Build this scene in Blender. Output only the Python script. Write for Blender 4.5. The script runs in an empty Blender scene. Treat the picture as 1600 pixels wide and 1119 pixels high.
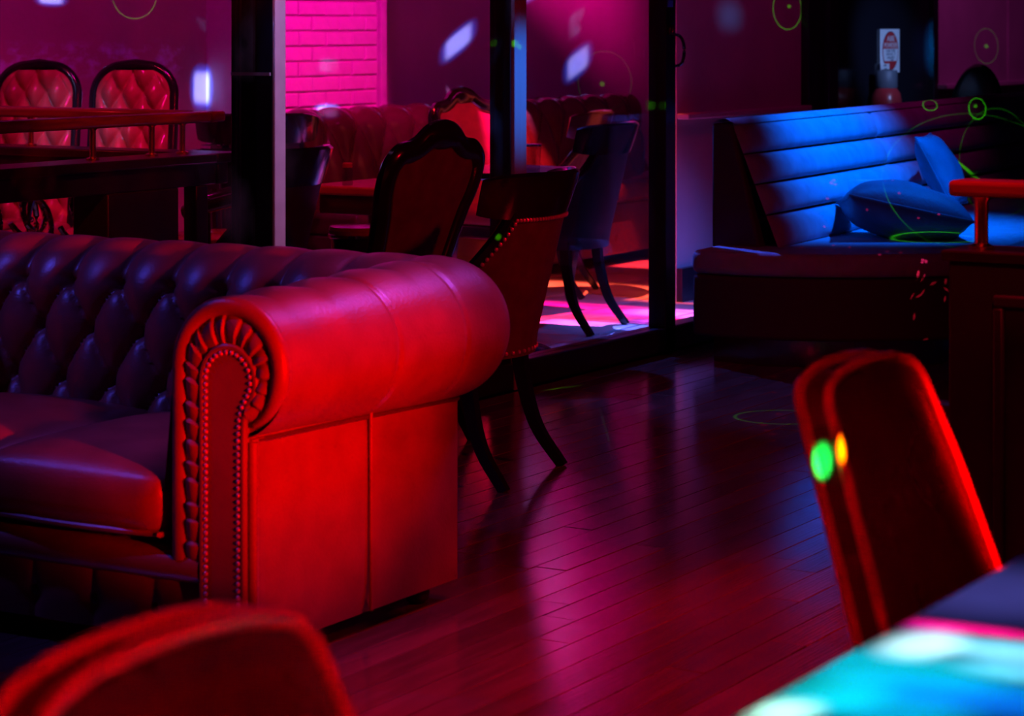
import bpy, math, random
from mathutils import Vector, Matrix
random.seed(7)
PI = math.pi
R = math.radians
SC = bpy.context.scene
COL = SC.collection

# ------------------------------------------------------------------ camera
# room axes: +y runs away to the right along the glass partition, +x comes nearer to the right
FPX, CAMH, YAW = 3800.0, 1.32, math.atan(2280 / 3800.0)
cam_d = bpy.data.cameras.new('camera')
cam = bpy.data.objects.new('camera', cam_d)
COL.objects.link(cam)
cam.location = (0, 0, CAMH)
cam.rotation_euler = (PI / 2, 0, YAW)
cam_d.sensor_width = 36.0
cam_d.lens = FPX / 1600 * 36.0
cam_d.shift_y = -(559.5 - 40.0) / 1600
cam_d.clip_end = 100
cam_d.dof.use_dof = True
cam_d.dof.focus_distance = 7.2
cam_d.dof.aperture_fstop = 6.0
SC.camera = cam

# ------------------------------------------------------------------ world and exposure
SC.view_settings.view_transform = 'Standard'
SC.view_settings.look = 'None'
SC.view_settings.gamma = 1.0
SC.view_settings.use_curve_mapping = False
SC.view_settings.exposure = 0.0
W = bpy.data.worlds.new('club_dark')
SC.world = W
W.use_nodes = True
W.node_tree.nodes['Background'].inputs[0].default_value = (0.30, 0.02, 0.42, 1)
W.node_tree.nodes['Background'].inputs[1].default_value = 0.006

# ------------------------------------------------------------------ lamps
def aim(o, target):
    o.rotation_euler = (Vector(target) - o.location).to_track_quat('-Z', 'Y').to_euler()

def spot(name, loc, target, color, energy, size=60, blend=0.5, soft=0.05):
    l = bpy.data.lights.new(name, 'SPOT')
    l.color = color; l.energy = energy
    l.spot_size = R(size); l.spot_blend = blend; l.shadow_soft_size = soft
    o = bpy.data.objects.new(name, l); COL.objects.link(o)
    o.location = loc; aim(o, target)
    return o

def area(name, loc, target, color, energy, sx, sy):
    l = bpy.data.lights.new(name, 'AREA')
    l.shape = 'RECTANGLE'; l.size = sx; l.size_y = sy
    l.color = color; l.energy = energy
    o = bpy.data.objects.new(name, l); COL.objects.link(o)
    o.location = loc; aim(o, target)
    return o

class Gobo:
    """A projector lamp: its slide holds soft rectangles, rings and bars laid out around aimed directions."""
    def __init__(s, name, loc, target, energy, size=60, soft=0.0):
        s.o = spot(name, loc, target, (1, 1, 1), energy, size, 0.05, soft)
        s.l = s.o.data
        s.l.use_nodes = True
        s.nt = s.l.node_tree
        s.n = s.nt.nodes
        tc = s.n.new('ShaderNodeTexCoord')
        sp = s.n.new('ShaderNodeSeparateXYZ')
        s.nt.links.new(tc.outputs['Normal'], sp.inputs[0])
        s.u = s.m('DIVIDE', sp.outputs[0], sp.outputs[2])
        s.v = s.m('DIVIDE', sp.outputs[1], sp.outputs[2])
        s.total = None
        s.inv = s.o.rotation_euler.to_matrix().inverted()
    def m(s, op, a, b=0.0, c=None):
        x = s.n.new('ShaderNodeMath'); x.operation = op
        for i, v in enumerate((a, b) if c is None else (a, b, c)):
            if isinstance(v, (int, float)): x.inputs[i].default_value = v
            else: s.nt.links.new(v, x.inputs[i])
        return x.outputs[0]
    def uv(s, p):
        d = s.inv @ (Vector(p) - s.o.location)
        return d.x / d.z, d.y / d.z
    def local(s, p, rot):
        cu, cv = s.uv(p)
        du = s.m('SUBTRACT', s.u, cu); dv = s.m('SUBTRACT', s.v, cv)
        c, sn = math.cos(R(rot)), math.sin(R(rot))
        a = s.m('ADD', s.m('MULTIPLY', du, c), s.m('MULTIPLY', dv, sn))
        b = s.m('SUBTRACT', s.m('MULTIPLY', dv, c), s.m('MULTIPLY', du, sn))
        return a, b
    def add(s, mask, color):
        x = s.n.new('ShaderNodeVectorMath'); x.operation = 'SCALE'
        x.inputs[0].default_value = color
        s.nt.links.new(mask, x.inputs['Scale'])
        if s.total is None: s.total = x.outputs[0]
        else:
            y = s.n.new('ShaderNodeVectorMath'); y.operation = 'ADD'
            s.nt.links.new(s.total, y.inputs[0]); s.nt.links.new(x.outputs[0], y.inputs[1])
            s.total = y.outputs[0]
    def smooth(s, x, lo, hi):
        y = s.n.new('ShaderNodeMapRange'); y.interpolation_type = 'SMOOTHSTEP'
        s.nt.links.new(x, y.inputs[0])
        y.inputs[1].default_value = lo; y.inputs[2].default_value = hi
        y.inputs[3].default_value = 1; y.inputs[4].default_value = 0
        return y.outputs[0]
    def rect(s, p, hw, hh, rot, color, lo=0.75, hi=1.15, power=4.0, shear=0.0):
        a, b = s.local(p, rot)
        if shear: b = s.m('SUBTRACT', b, s.m('MULTIPLY', a, shear))
        a = s.m('POWER', s.m('ABSOLUTE', s.m('DIVIDE', a, hw)), power)
        b = s.m('POWER', s.m('ABSOLUTE', s.m('DIVIDE', b, hh)), power)
        r = s.m('POWER', s.m('ADD', a, b), 1.0 / power)
        s.add(s.smooth(r, lo, hi), color)
    def ring(s, p, hw, hh, rot, color, t=0.06, cut=None):
        a, b = s.local(p, rot)
        q = b
        a = s.m('DIVIDE', a, hw); b = s.m('DIVIDE', b, hh)
        r = s.m('SQRT', s.m('ADD', s.m('MULTIPLY', a, a), s.m('MULTIPLY', b, b)))
        k = s.smooth(s.m('ABSOLUTE', s.m('SUBTRACT', r, 1.0)), 0.0, t)
        if cut is not None: k = s.m('MULTIPLY', k, s.smooth(b, cut - 0.3, cut + 0.3))
        s.add(k, color)
    def done(s):
        em = s.n['Emission']
        s.nt.links.new(s.total, em.inputs[0])

#LAMPS_BEGIN
spot('red_key', (0.9, 2.75, 0.80), (-2.95, 4.12, 0.62), (1, 0.0, 0.0), 1450, 16.5, 1.0, 0.06)
spot('red_wash', (0.6, 5.6, 2.7), (-3.6, 6.0, 0.4), (1, 0.0, 0.02), 170, 70, 0.9, 0.10)
spot('red_floor', (-1.6, 4.6, 2.9), (-1.9, 4.5, 0), (1, 0.0, 0.03), 330, 54, 1.0, 0.10)
spot('red_near_chair', (0.9, 0.5, 2.3), (-1.12, 1.42, 0.82), (1, 0.0, 0.03), 240, 18, 0.8, 0.05)
spot('red_far_chair', (-0.5, 0.9, 2.2), (-1.25, 3.05, 0.68), (1, 0.0, 0.015), 130, 15, 0.9, 0.05)
spot('red_rail', (-0.9, 3.0, 2.4), (-1.72, 4.86, 0.95), (1, 0.02, 0.02), 130, 13, 0.7, 0.05)
spot('violet_arm', (-2.4, 6.0, 2.8), (-2.98, 4.42, 0.74), (0.42, 0.08, 1.0), 300, 24, 0.8, 0.45)
spot('blue_sofa', (-5.0, 3.4, 2.6), (-3.7, 4.5, 0.55), (0.08, 0.07, 1.0), 90, 45, 0.6, 0.05)
spot('purple_wall_a', (-5.2, 7.0, 2.9), (-7.3, 8.1, 1.3), (0.62, 0.0, 0.32), 145, 80, 0.6, 0.05)
spot('purple_wall_b', (-5.6, 11.2, 2.9), (-7.3, 12.2, 1.3), (0.50, 0.0, 0.52), 44, 80, 0.6, 0.05)
spot('maroon_wall', (-3.7, 11.0, 2.9), (-5.3, 11.1, 1.0), (0.9, 0.0, 0.30), 19, 70, 0.6, 0.05)
spot('magenta_wall', (-3.8, 13.4, 2.9), (-5.3, 14.6, 1.2), (0.8, 0.05, 0.55), 45, 60, 0.6, 0.05)
spot('blue_banquette', (-3.12, 9.72, 2.9), (-4.15, 9.92, 0.62), (0.0, 0.14, 1.0), 900, 46, 1.0, 0.05)
spot('red_lounge', (-5.0, 9.4, 2.8), (-6.2, 9.8, 0.5), (1.0, 0.01, 0.03), 90, 60, 0.5, 0.04)
spot('blue_door', (-3.2, 11.0, 2.0), (-5.3, 13.0, 1.15), (0.25, 0.42, 1.0), 260, 18, 0.8, 0.05)
spot('blue_back', (-7.0, 10.2, 2.9), (-4.1, 8.3, 0.0), (0.05, 0.12, 1.0), 900, 22, 0.5, 0.03)
spot('blue_jamb', (-3.0, 7.7, 2.6), (-4.52, 7.59, 1.10), (0.0, 0.2, 1.0), 420, 11, 1.0, 0.02)
spot('violet_column', (-3.2, 6.2, 2.8), (-4.5, 6.09, 1.1), (0.6, 0.35, 1.0), 130, 22, 0.9, 0.03)
spot('red_tables', (-5.0, 7.2, 2.8), (-6.0, 7.6, 0.6), (1.0, 0.01, 0.04), 75, 50, 0.5, 0.04)
spot('pink_chairs', (-5.7, 5.9, 2.8), (-6.75, 7.6, 0.95), (1.0, 0.02, 0.10), 75, 30, 0.7, 0.04)
spot('blue_chairs', (-6.0, 5.6, 2.2), (-6.7, 7.6, 0.95), (0.25, 0.4, 1.0), 110, 12, 0.7, 0.02)
spot('red_counter', (-3.6, 5.0, 2.6), (-5.55, 6.75, 0.95), (1.0, 0.03, 0.02), 240, 22, 0.7, 0.04)
G = Gobo('pink_brick', (-5.2, 9.3, 2.95), (-7.1, 10.0, 1.4), 430, 90, 0.02)
G.rect((-7.1, 10.0, 1.90), 0.24, 0.42, 0, (1.0, 0.0, 0.40), 0.85, 1.05, 8.0)
G.done()
spot('red_under', (-7.0, 5.9, 1.5), (-6.4, 6.95, 0.58), (1.0, 0.01, 0.03), 22, 50, 0.6, 0.03)
G = Gobo('magenta_upper', (-5.75, 11.5, 2.9), (-7.3, 12.7, 2.1), 640, 100, 0.02)
G.rect((-7.3, 12.70, 2.15), 0.34, 0.36, 0, (1.0, 0.0, 0.36), 0.45, 1.1, 4.0)
G.done()
G = Gobo('patch_projector', (0.02, 0.0, 1.75), (-6.2, 10.5, 1.0), 22000, 70)
G.rect((-7.3, 9.264, 1.021), 0.00316, 0.00632, 0, (0.60, 0.72, 1.00), 0.70, 1.25, 5.0, shear=0.00)
G.rect((-7.3, 9.264, 1.021), 0.00553, 0.01105, 0, (0.0, 0.220, 2.400), 0.2, 1.0, 2.5, shear=0.00)
G.rect((-7.3, 11.579, 1.23), 0.00526, 0.00395, 0, (0.60, 0.72, 1.00), 0.70, 1.25, 5.0, shear=0.85)
G.rect((-7.3, 11.579, 1.23), 0.00921, 0.00691, 0, (0.0, 0.220, 2.400), 0.2, 1.0, 2.5, shear=0.85)
G.rect((-7.3, 12.95, 1.093), 0.00421, 0.00447, 0, (0.60, 0.72, 1.00), 0.70, 1.25, 5.0, shear=0.80)
G.rect((-7.3, 12.95, 1.093), 0.00737, 0.00783, 0, (0.0, 0.220, 2.400), 0.2, 1.0, 2.5, shear=0.80)
G.rect((-7.1, 10.028, 0.881), 0.00395, 0.00263, 0, (0.60, 0.72, 1.00), 0.70, 1.25, 5.0, shear=0.00)
G.rect((-7.1, 10.028, 0.881), 0.00691, 0.00461, 0, (0.0, 0.220, 2.400), 0.2, 1.0, 2.5, shear=0.00)
G.rect((-7.3, 8.195, 1.445), 0.00474, 0.00263, 0, (0.36, 0.43, 0.60), 0.70, 1.25, 5.0, shear=0.00)
G.rect((-7.3, 8.195, 1.445), 0.00829, 0.00461, 0, (0.0, 0.132, 1.440), 0.2, 1.0, 2.5, shear=0.00)
G.rect((-7.3, 12.45, 1.56), 0.00421, 0.00368, 0, (0.60, 0.72, 1.00), 0.70, 1.25, 5.0, shear=0.80)
G.rect((-7.3, 12.45, 1.56), 0.00737, 0.00645, 0, (0.0, 0.220, 2.400), 0.2, 1.0, 2.5, shear=0.80)
G.rect((-7.3, 12.55, 1.78), 0.00421, 0.00368, 0, (0.60, 0.72, 1.00), 0.70, 1.25, 5.0, shear=0.80)
G.rect((-7.3, 12.55, 1.78), 0.00737, 0.00645, 0, (0.0, 0.220, 2.400), 0.2, 1.0, 2.5, shear=0.80)
G.rect((-7.3, 12.62, 2.0), 0.00421, 0.00368, 0, (0.60, 0.72, 1.00), 0.70, 1.25, 5.0, shear=0.80)
G.rect((-7.3, 12.62, 2.0), 0.00737, 0.00645, 0, (0.0, 0.220, 2.400), 0.2, 1.0, 2.5, shear=0.80)
G.rect((-7.3, 12.72, 2.25), 0.00421, 0.00368, 0, (0.60, 0.72, 1.00), 0.70, 1.25, 5.0, shear=0.80)
G.rect((-7.3, 12.72, 2.25), 0.00737, 0.00645, 0, (0.0, 0.220, 2.400), 0.2, 1.0, 2.5, shear=0.80)
G.rect((-5.32, 13.572, 1.188), 0.00526, 0.01263, 0, (0.0, 0.10, 0.42), 0.0, 1.1, 2.2)
G.rect((-5.3, 10.939, 1.368), 0.00737, 0.00895, 0, (0.0, 0.04, 0.14), 0.0, 1.1, 2.2)
G.done()
G = Gobo('green_laser', (0.03, 0.02, 1.65), (-4.2, 8.8, 0.7), 9000, 80)
G.ring((-7.3, 8.765, 1.462), 0.00947, 0.01000, 0, (0.041, 0.675, 0.0), 0.028)
G.ring((-5.3, 11.626, 1.407), 0.00579, 0.00842, 0, (0.050, 0.825, 0.0), 0.044)
G.rect((-5.3, 11.65, 1.42), 0.00105, 0.00105, 0, (0.096, 0.800, 0.0), 0.3, 1.0, 2.0)
G.ring((-7.3, 13.29, 0.969), 0.01105, 0.01263, 0, (0.014, 0.240, 0.0), 0.022)
G.rect((-7.3, 13.257, 0.958), 0.00132, 0.00132, 0, (0.144, 1.200, 0.0), 0.3, 1.0, 2.0)
G.ring((-5.3, 14.618, 1.191), 0.00474, 0.00711, 0, (0.020, 0.330, 0.0), 0.044)
G.rect((-5.3, 14.618, 1.191), 0.00105, 0.00105, 0, (0.120, 1.000, 0.0), 0.3, 1.0, 2.0)
G.ring((-4.45, 12.138, 0.886), 0.00342, 0.00447, 0, (0.144, 2.400, 0.0), 0.088)
G.rect((-4.45, 12.11, 0.9), 0.00105, 0.00105, 0, (0.180, 1.500, 0.0), 0.3, 1.0, 2.0)
G.ring((-4.45, 11.465, 0.921), 0.00289, 0.00237, 0, (0.135, 2.250, 0.0), 0.110)
G.ring((-4.4, 12.03, 0.459), 0.03947, 0.03158, 0, (0.014, 0.240, 0.0), 0.011)
G.ring((-4.4, 12.32, 0.577), 0.01579, 0.02368, 0, (0.018, 0.300, 0.0), 0.017)
G.rect((-4.3, 10.431, 0.601), 0.01316, 0.00066, 4, (0.025, 0.250, 0.0), 0.4, 1.0, 2.0)
G.rect((-3.751, 10.111, 0.734), 0.01000, 0.00079, -38, (0.150, 1.500, 0.0), 0.4, 1.0, 2.0)
G.ring((-3.636, 9.431, 0.45), 0.01737, 0.00224, 0, (0.108, 1.800, 0.0), 0.088)
G.ring((-3.436, 7.496, 0), 0.01895, 0.00342, 0, (0.090, 1.500, 0.0), 0.066)
G.rect((-4.4, 7.695, 0), 0.01053, 0.00058, 10, (0.100, 1.000, 0.0), 0.4, 1.0, 2.0)
G.rect((-3.867, 7.039, 0), 0.01447, 0.00068, -78, (0.025, 0.250, 0.0), 0.4, 1.0, 2.0)
G.rect((-4.101, 7.129, 0), 0.01053, 0.00079, 38, (0.015, 0.150, 0.0), 0.4, 1.0, 2.0)
G.rect((-1.296, 2.954, 0.744), 0.00474, 0.00895, 0, (0.0, 4.0, 0.35), 0.4, 1.0, 2.0)
G.rect((-1.275, 2.967, 0.757), 0.00237, 0.00737, 0, (1.2, 0.9, 0.0), 0.2, 1.0, 2.0)
G.rect((-3.898, 6.408, 0.639), 0.00184, 0.00184, 0, (0.060, 0.500, 0.0), 0.3, 1.0, 2.0)
G.rect((-4.518, 7.552, 1.255), 0.00211, 0.00211, 0, (0.036, 0.300, 0.0), 0.3, 1.0, 2.0)
G.rect((-4.504, 7.56, 1.244), 0.00158, 0.00158, 0, (0.036, 0.300, 0.0), 0.3, 1.0, 2.0)
G.rect((-4.522, 8.715, 0.998), 0.00237, 0.00237, 0, (0.042, 0.350, 0.0), 0.3, 1.0, 2.0)
G.done()
G = Gobo('red_laser', (0.05, 0.0, 1.7), (-4.0, 9.4, 0.5), 5200, 40)
G.rect((-4.003, 9.144, 0.508), 0.00072, 0.00076, 0, (1.0, 0.02, 0.12), 0.3, 1.0, 2.0)
G.rect((-3.79, 9.271, 0.695), 0.00053, 0.00086, 0, (1.0, 0.02, 0.12), 0.3, 1.0, 2.0)
G.rect((-3.991, 9.151, 0.629), 0.00105, 0.00071, 0, (1.0, 0.02, 0.12), 0.3, 1.0, 2.0)
G.rect((-3.675, 9.34, 0.535), 0.00086, 0.00059, 0, (1.0, 0.02, 0.12), 0.3, 1.0, 2.0)
G.rect((-3.785, 9.274, 0.382), 0.00080, 0.00082, 0, (1.0, 0.02, 0.12), 0.3, 1.0, 2.0)
G.rect((-3.765, 9.286, 0.696), 0.00093, 0.00076, 0, (1.0, 0.02, 0.12), 0.3, 1.0, 2.0)
G.rect((-3.968, 9.164, 0.709), 0.00098, 0.00071, 0, (1.0, 0.02, 0.12), 0.3, 1.0, 2.0)
G.rect((-3.739, 9.302, 0.377), 0.00090, 0.00089, 0, (1.0, 0.02, 0.12), 0.3, 1.0, 2.0)
G.rect((-3.917, 9.195, 0.408), 0.00076, 0.00090, 0, (1.0, 0.02, 0.12), 0.3, 1.0, 2.0)
G.rect((-3.652, 9.354, 0.683), 0.00060, 0.00061, 0, (1.0, 0.02, 0.12), 0.3, 1.0, 2.0)
G.rect((-3.604, 9.383, 0.55), 0.00086, 0.00065, 0, (1.0, 0.02, 0.12), 0.3, 1.0, 2.0)
G.rect((-3.855, 9.232, 0.57), 0.00071, 0.00076, 0, (1.0, 0.02, 0.12), 0.3, 1.0, 2.0)
G.rect((-3.813, 9.257, 0.367), 0.00089, 0.00089, 0, (1.0, 0.02, 0.12), 0.3, 1.0, 2.0)
G.rect((-3.664, 9.347, 0.334), 0.00088, 0.00059, 0, (1.0, 0.02, 0.12), 0.3, 1.0, 2.0)
G.rect((-3.662, 9.348, 0.344), 0.00100, 0.00075, 0, (1.0, 0.02, 0.12), 0.3, 1.0, 2.0)
G.rect((-3.742, 9.3, 0.638), 0.00096, 0.00075, 0, (1.0, 0.02, 0.12), 0.3, 1.0, 2.0)
G.rect((-3.977, 9.159, 0.696), 0.00098, 0.00092, 0, (1.0, 0.02, 0.12), 0.3, 1.0, 2.0)
G.rect((-4.084, 9.095, 0.408), 0.00074, 0.00059, 0, (1.0, 0.02, 0.12), 0.3, 1.0, 2.0)
G.rect((-3.972, 9.162, 0.42), 0.00099, 0.00054, 0, (1.0, 0.02, 0.12), 0.3, 1.0, 2.0)
G.rect((-3.797, 9.267, 0.703), 0.00090, 0.00066, 0, (1.0, 0.02, 0.12), 0.3, 1.0, 2.0)
G.rect((-3.651, 9.355, 0.338), 0.00079, 0.00092, 0, (1.0, 0.02, 0.12), 0.3, 1.0, 2.0)
G.rect((-3.963, 9.167, 0.691), 0.00084, 0.00054, 0, (1.0, 0.02, 0.12), 0.3, 1.0, 2.0)
G.rect((-3.45, 8.775, 0.289), 0.00196, 0.00057, 30, (1.3, 0.02, 0.08), 0.3, 1.0, 2.0)
G.rect((-3.36, 8.83, 0.314), 0.00169, 0.00056, -40, (1.3, 0.02, 0.08), 0.3, 1.0, 2.0)
G.rect((-3.43, 8.788, 0.12), 0.00172, 0.00075, 30, (1.3, 0.02, 0.08), 0.3, 1.0, 2.0)
G.rect((-3.402, 8.805, 0.094), 0.00185, 0.00064, 60, (1.3, 0.02, 0.08), 0.3, 1.0, 2.0)
G.rect((-3.365, 8.827, 0.278), 0.00159, 0.00061, 80, (1.3, 0.02, 0.08), 0.3, 1.0, 2.0)
G.rect((-3.472, 8.762, 0.287), 0.00193, 0.00053, 60, (1.3, 0.02, 0.08), 0.3, 1.0, 2.0)
G.rect((-3.466, 8.766, 0.209), 0.00181, 0.00071, 80, (1.3, 0.02, 0.08), 0.3, 1.0, 2.0)
G.rect((-3.403, 8.804, 0.337), 0.00183, 0.00068, 30, (1.3, 0.02, 0.08), 0.3, 1.0, 2.0)
G.rect((-3.362, 8.828, 0.347), 0.00180, 0.00068, 80, (1.3, 0.02, 0.08), 0.3, 1.0, 2.0)
G.rect((-3.453, 8.774, 0.371), 0.00211, 0.00075, 80, (1.3, 0.02, 0.08), 0.3, 1.0, 2.0)
G.rect((-3.439, 8.782, 0.3), 0.00213, 0.00053, 60, (1.3, 0.02, 0.08), 0.3, 1.0, 2.0)
G.rect((-3.437, 8.783, 0.357), 0.00216, 0.00059, 60, (1.3, 0.02, 0.08), 0.3, 1.0, 2.0)
G.rect((-3.424, 7.485, 0), 0.00144, 0.00055, 0, (1.0, 0.0, 0.06), 0.3, 1.0, 2.0)
G.rect((-3.34, 7.494, 0), 0.00161, 0.00061, 0, (1.0, 0.0, 0.06), 0.3, 1.0, 2.0)
G.rect((-3.713, 8.342, 0), 0.00229, 0.00045, 0, (1.0, 0.0, 0.06), 0.3, 1.0, 2.0)
G.rect((-3.692, 7.986, 0), 0.00235, 0.00040, 0, (1.0, 0.0, 0.06), 0.3, 1.0, 2.0)
G.rect((-3.556, 7.986, 0), 0.00242, 0.00055, 0, (1.0, 0.0, 0.06), 0.3, 1.0, 2.0)
G.rect((-3.565, 7.934, 0), 0.00241, 0.00042, 0, (1.0, 0.0, 0.06), 0.3, 1.0, 2.0)
G.rect((-3.475, 7.553, 0), 0.00187, 0.00053, 0, (1.0, 0.0, 0.06), 0.3, 1.0, 2.0)
G.rect((-3.49, 7.757, 0), 0.00215, 0.00047, 0, (1.0, 0.0, 0.06), 0.3, 1.0, 2.0)
G.rect((-3.858, 8.345, 0), 0.00186, 0.00045, 0, (1.0, 0.0, 0.06), 0.3, 1.0, 2.0)
G.rect((-3.37, 7.227, 0), 0.00214, 0.00053, 0, (1.0, 0.0, 0.06), 0.3, 1.0, 2.0)
G.rect((-3.267, 7.06, 0), 0.00226, 0.00040, 0, (1.0, 0.0, 0.06), 0.3, 1.0, 2.0)
G.rect((-3.421, 7.32, 0), 0.00230, 0.00065, 0, (1.0, 0.0, 0.06), 0.3, 1.0, 2.0)
G.rect((-3.322, 7.169, 0), 0.00245, 0.00062, 0, (1.0, 0.0, 0.06), 0.3, 1.0, 2.0)
G.rect((-3.682, 8.281, 0), 0.00164, 0.00040, 0, (1.0, 0.0, 0.06), 0.3, 1.0, 2.0)
G.done()
G = Gobo('rear_floor_projector', (-6.0, 10.2, 2.9), (-5.99, 10.2, 0), 3000, 110)
G.rect((-6.485, 11.919, 0), 0.0759, 0.3103, 0, (1.0, 0.03, 0.05), 0.60, 1.15, 4.0)
G.rect((-5.796, 10.618, 0), 0.1103, 0.2759, 0, (1.0, 0.1, 0.05), 0.60, 1.15, 4.0)
G.rect((-5.418, 9.895, 0), 0.0759, 0.3103, 0, (0.85, 0.0, 0.25), 0.60, 1.15, 4.0)
G.rect((-5.195, 9.198, 0), 0.0552, 0.2414, 0, (0.08, 0.12, 0.9), 0.60, 1.15, 4.0)
G.rect((-5.438, 9.454, 0), 0.1034, 0.1034, 0, (1.0, 0.02, 0.1), 0.60, 1.15, 4.0)
G.rect((-4.996, 9.944, 0), 0.0552, 0.1207, 0, (0.05, 0.16, 1.0), 0.60, 1.15, 4.0)
G.rect((-4.825, 9.604, 0), 0.0310, 0.1207, 0, (0.5, 0.03, 0.7), 0.60, 1.15, 4.0)
G.rect((-4.988, 9.4, 0), 0.0345, 0.1724, 0, (0.1, 0.15, 0.9), 0.60, 1.15, 4.0)
G.rect((-7.525, 12.104, 0), 0.0172, 0.1379, 0, (0.8, 0.3, 1.0), 0.60, 1.15, 4.0)
G.done()
G = Gobo('table_projector', (-0.3, 2.3, 2.75), (-0.29, 2.3, 0.75), 480, 70)
G.rect((-0.828, 2.113, 0.75), 0.0350, 0.0225, 0, (0.55, 0.95, 1.0), 0.20, 1.15, 2.2)
G.rect((-0.755, 2.13, 0.75), 0.0250, 0.0400, 0, (0.2, 0.7, 0.9), 0.20, 1.15, 2.2)
G.rect((-0.817, 2.023, 0.75), 0.0400, 0.0700, 0, (0.0, 0.4, 0.52), 0.20, 1.15, 2.2)
G.rect((-0.846, 1.849, 0.75), 0.0250, 0.0175, 0, (0.6, 1.2, 0.9), 0.20, 1.15, 2.2)
G.rect((-0.833, 1.918, 0.75), 0.0450, 0.0300, 0, (0.0, 0.42, 0.42), 0.20, 1.15, 2.2)
G.rect((-0.722, 1.973, 0.75), 0.0300, 0.0700, 0, (0.0, 0.12, 0.65), 0.20, 1.15, 2.2)
G.rect((-0.776, 1.906, 0.75), 0.0300, 0.0450, 0, (0.0, 0.32, 0.6), 0.20, 1.15, 2.2)
G.rect((-0.802, 2.192, 0.75), 0.0110, 0.0500, 0, (0.9, 0.0, 0.2), 0.20, 1.15, 2.2)
G.rect((-0.838, 2.17, 0.75), 0.0150, 0.0200, 0, (0.3, 0.0, 0.2), 0.20, 1.15, 2.2)
G.rect((-0.839, 2.351, 0.75), 0.0800, 0.0900, 0, (0.03, 0.03, 0.16), 0.20, 1.15, 2.2)
G.rect((-0.721, 2.068, 0.75), 0.0200, 0.0350, 0, (0.1, 0.45, 0.6), 0.20, 1.15, 2.2)
G.done()
#LAMPS_END

# ------------------------------------------------------------------ materials
MATS = {}
def mat(name, base, rough=0.5, metal=0.0, coat=0.0, noise=None, bump=None, rvar=0.0, spec=0.5, rand=0.0, emit=None):
    """noise=(scale, amount, stretch xyz) tints the colour, bump=(scale, strength, stretch) adds fine relief"""
    m = bpy.data.materials.new(name); MATS[name] = m
    m.use_nodes = True
    nt = m.node_tree; n = nt.nodes; b = n['Principled BSDF']
    b.inputs['Base Color'].default_value = (*base, 1)
    b.inputs['Roughness'].default_value = rough
    b.inputs['Metallic'].default_value = metal
    b.inputs['Coat Weight'].default_value = coat
    b.inputs['Coat Roughness'].default_value = 0.15
    b.inputs['Specular IOR Level'].default_value = spec
    tc = n.new('ShaderNodeTexCoord')
    def tex(scale, stretch, detail=4):
        mp = n.new('ShaderNodeMapping'); mp.inputs['Scale'].default_value = stretch
        nt.links.new(tc.outputs['Object'], mp.inputs[0])
        t = n.new('ShaderNodeTexNoise'); t.inputs['Scale'].default_value = scale; t.inputs['Detail'].default_value = detail
        nt.links.new(mp.outputs[0], t.inputs[0])
        return t.outputs[0]
    val = None
    if noise:
        t = tex(noise[0], noise[2] if len(noise) > 2 else (1, 1, 1))
        mr = n.new('ShaderNodeMapRange'); nt.links.new(t, mr.inputs[0])
        mr.inputs[1].default_value = 0.3; mr.inputs[2].default_value = 0.7
        mr.inputs[3].default_value = 1 - noise[1]; mr.inputs[4].default_value = 1 + noise[1]
        val = mr.outputs[0]
    if rand:
        oi = n.new('ShaderNodeObjectInfo')
        mr = n.new('ShaderNodeMapRange'); nt.links.new(oi.outputs['Random'], mr.inputs[0])
        mr.inputs[3].default_value = 1 - rand; mr.inputs[4].default_value = 1 + rand
        if val is None: val = mr.outputs[0]
        else:
            mm = n.new('ShaderNodeMath'); mm.operation = 'MULTIPLY'
            nt.links.new(val, mm.inputs[0]); nt.links.new(mr.outputs[0], mm.inputs[1]); val = mm.outputs[0]
    if val is not None:
        vm = n.new('ShaderNodeVectorMath'); vm.operation = 'SCALE'; vm.inputs[0].default_value = base
        nt.links.new(val, vm.inputs['Scale']); nt.links.new(vm.outputs[0], b.inputs['Base Color'])
    if rvar:
        t = tex(6.0, (1, 1, 1), 6)
        mr = n.new('ShaderNodeMapRange'); nt.links.new(t, mr.inputs[0])
        mr.inputs[1].default_value = 0.3; mr.inputs[2].default_value = 0.7
        mr.inputs[3].default_value = max(rough - rvar, 0.02); mr.inputs[4].default_value = rough + rvar
        nt.links.new(mr.outputs[0], b.inputs['Roughness'])
    if bump:
        t = tex(bump[0], bump[2] if len(bump) > 2 else (1, 1, 1))
        bp = n.new('ShaderNodeBump'); bp.inputs['Strength'].default_value = bump[1]; bp.inputs['Distance'].default_value = 0.01
        nt.links.new(t, bp.inputs['Height']); nt.links.new(bp.outputs[0], b.inputs['Normal'])
    return m

mat('leather', (0.30, 0.06, 0.045), 0.38, noise=(9, 0.18), bump=(140, 0.10), rvar=0.08, spec=0.6)
mat('leather_dark', (0.10, 0.03, 0.03), 0.34, noise=(8, 0.2), bump=(120, 0.10), rvar=0.08)
mat('ruched', (0.28, 0.08, 0.07), 0.5, bump=(120, 0.12))
mat('brass_nail', (0.80, 0.52, 0.52), 0.30, 0.35)
mat('foot_wood', (0.02, 0.012, 0.01), 0.4)
mat('plank', (0.17, 0.065, 0.05), 0.15, noise=(5, 0.35, (9, 0.7, 9)), bump=(10, 0.06, (14, 0.6, 1)), rvar=0.06, rand=0.30, spec=0.9, coat=0.6)
mat('subfloor', (0.02, 0.01, 0.01), 0.6)
mat('tile', (0.45, 0.34, 0.32), 0.35, noise=(7, 0.3), rvar=0.1, rand=0.2, bump=(30, 0.1))
mat('plaster', (0.46, 0.30, 0.33), 0.75, noise=(2.2, 0.12), bump=(40, 0.15))
mat('plaster_right', (0.42, 0.35, 0.38), 0.7, noise=(3, 0.1), bump=(60, 0.1))
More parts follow.
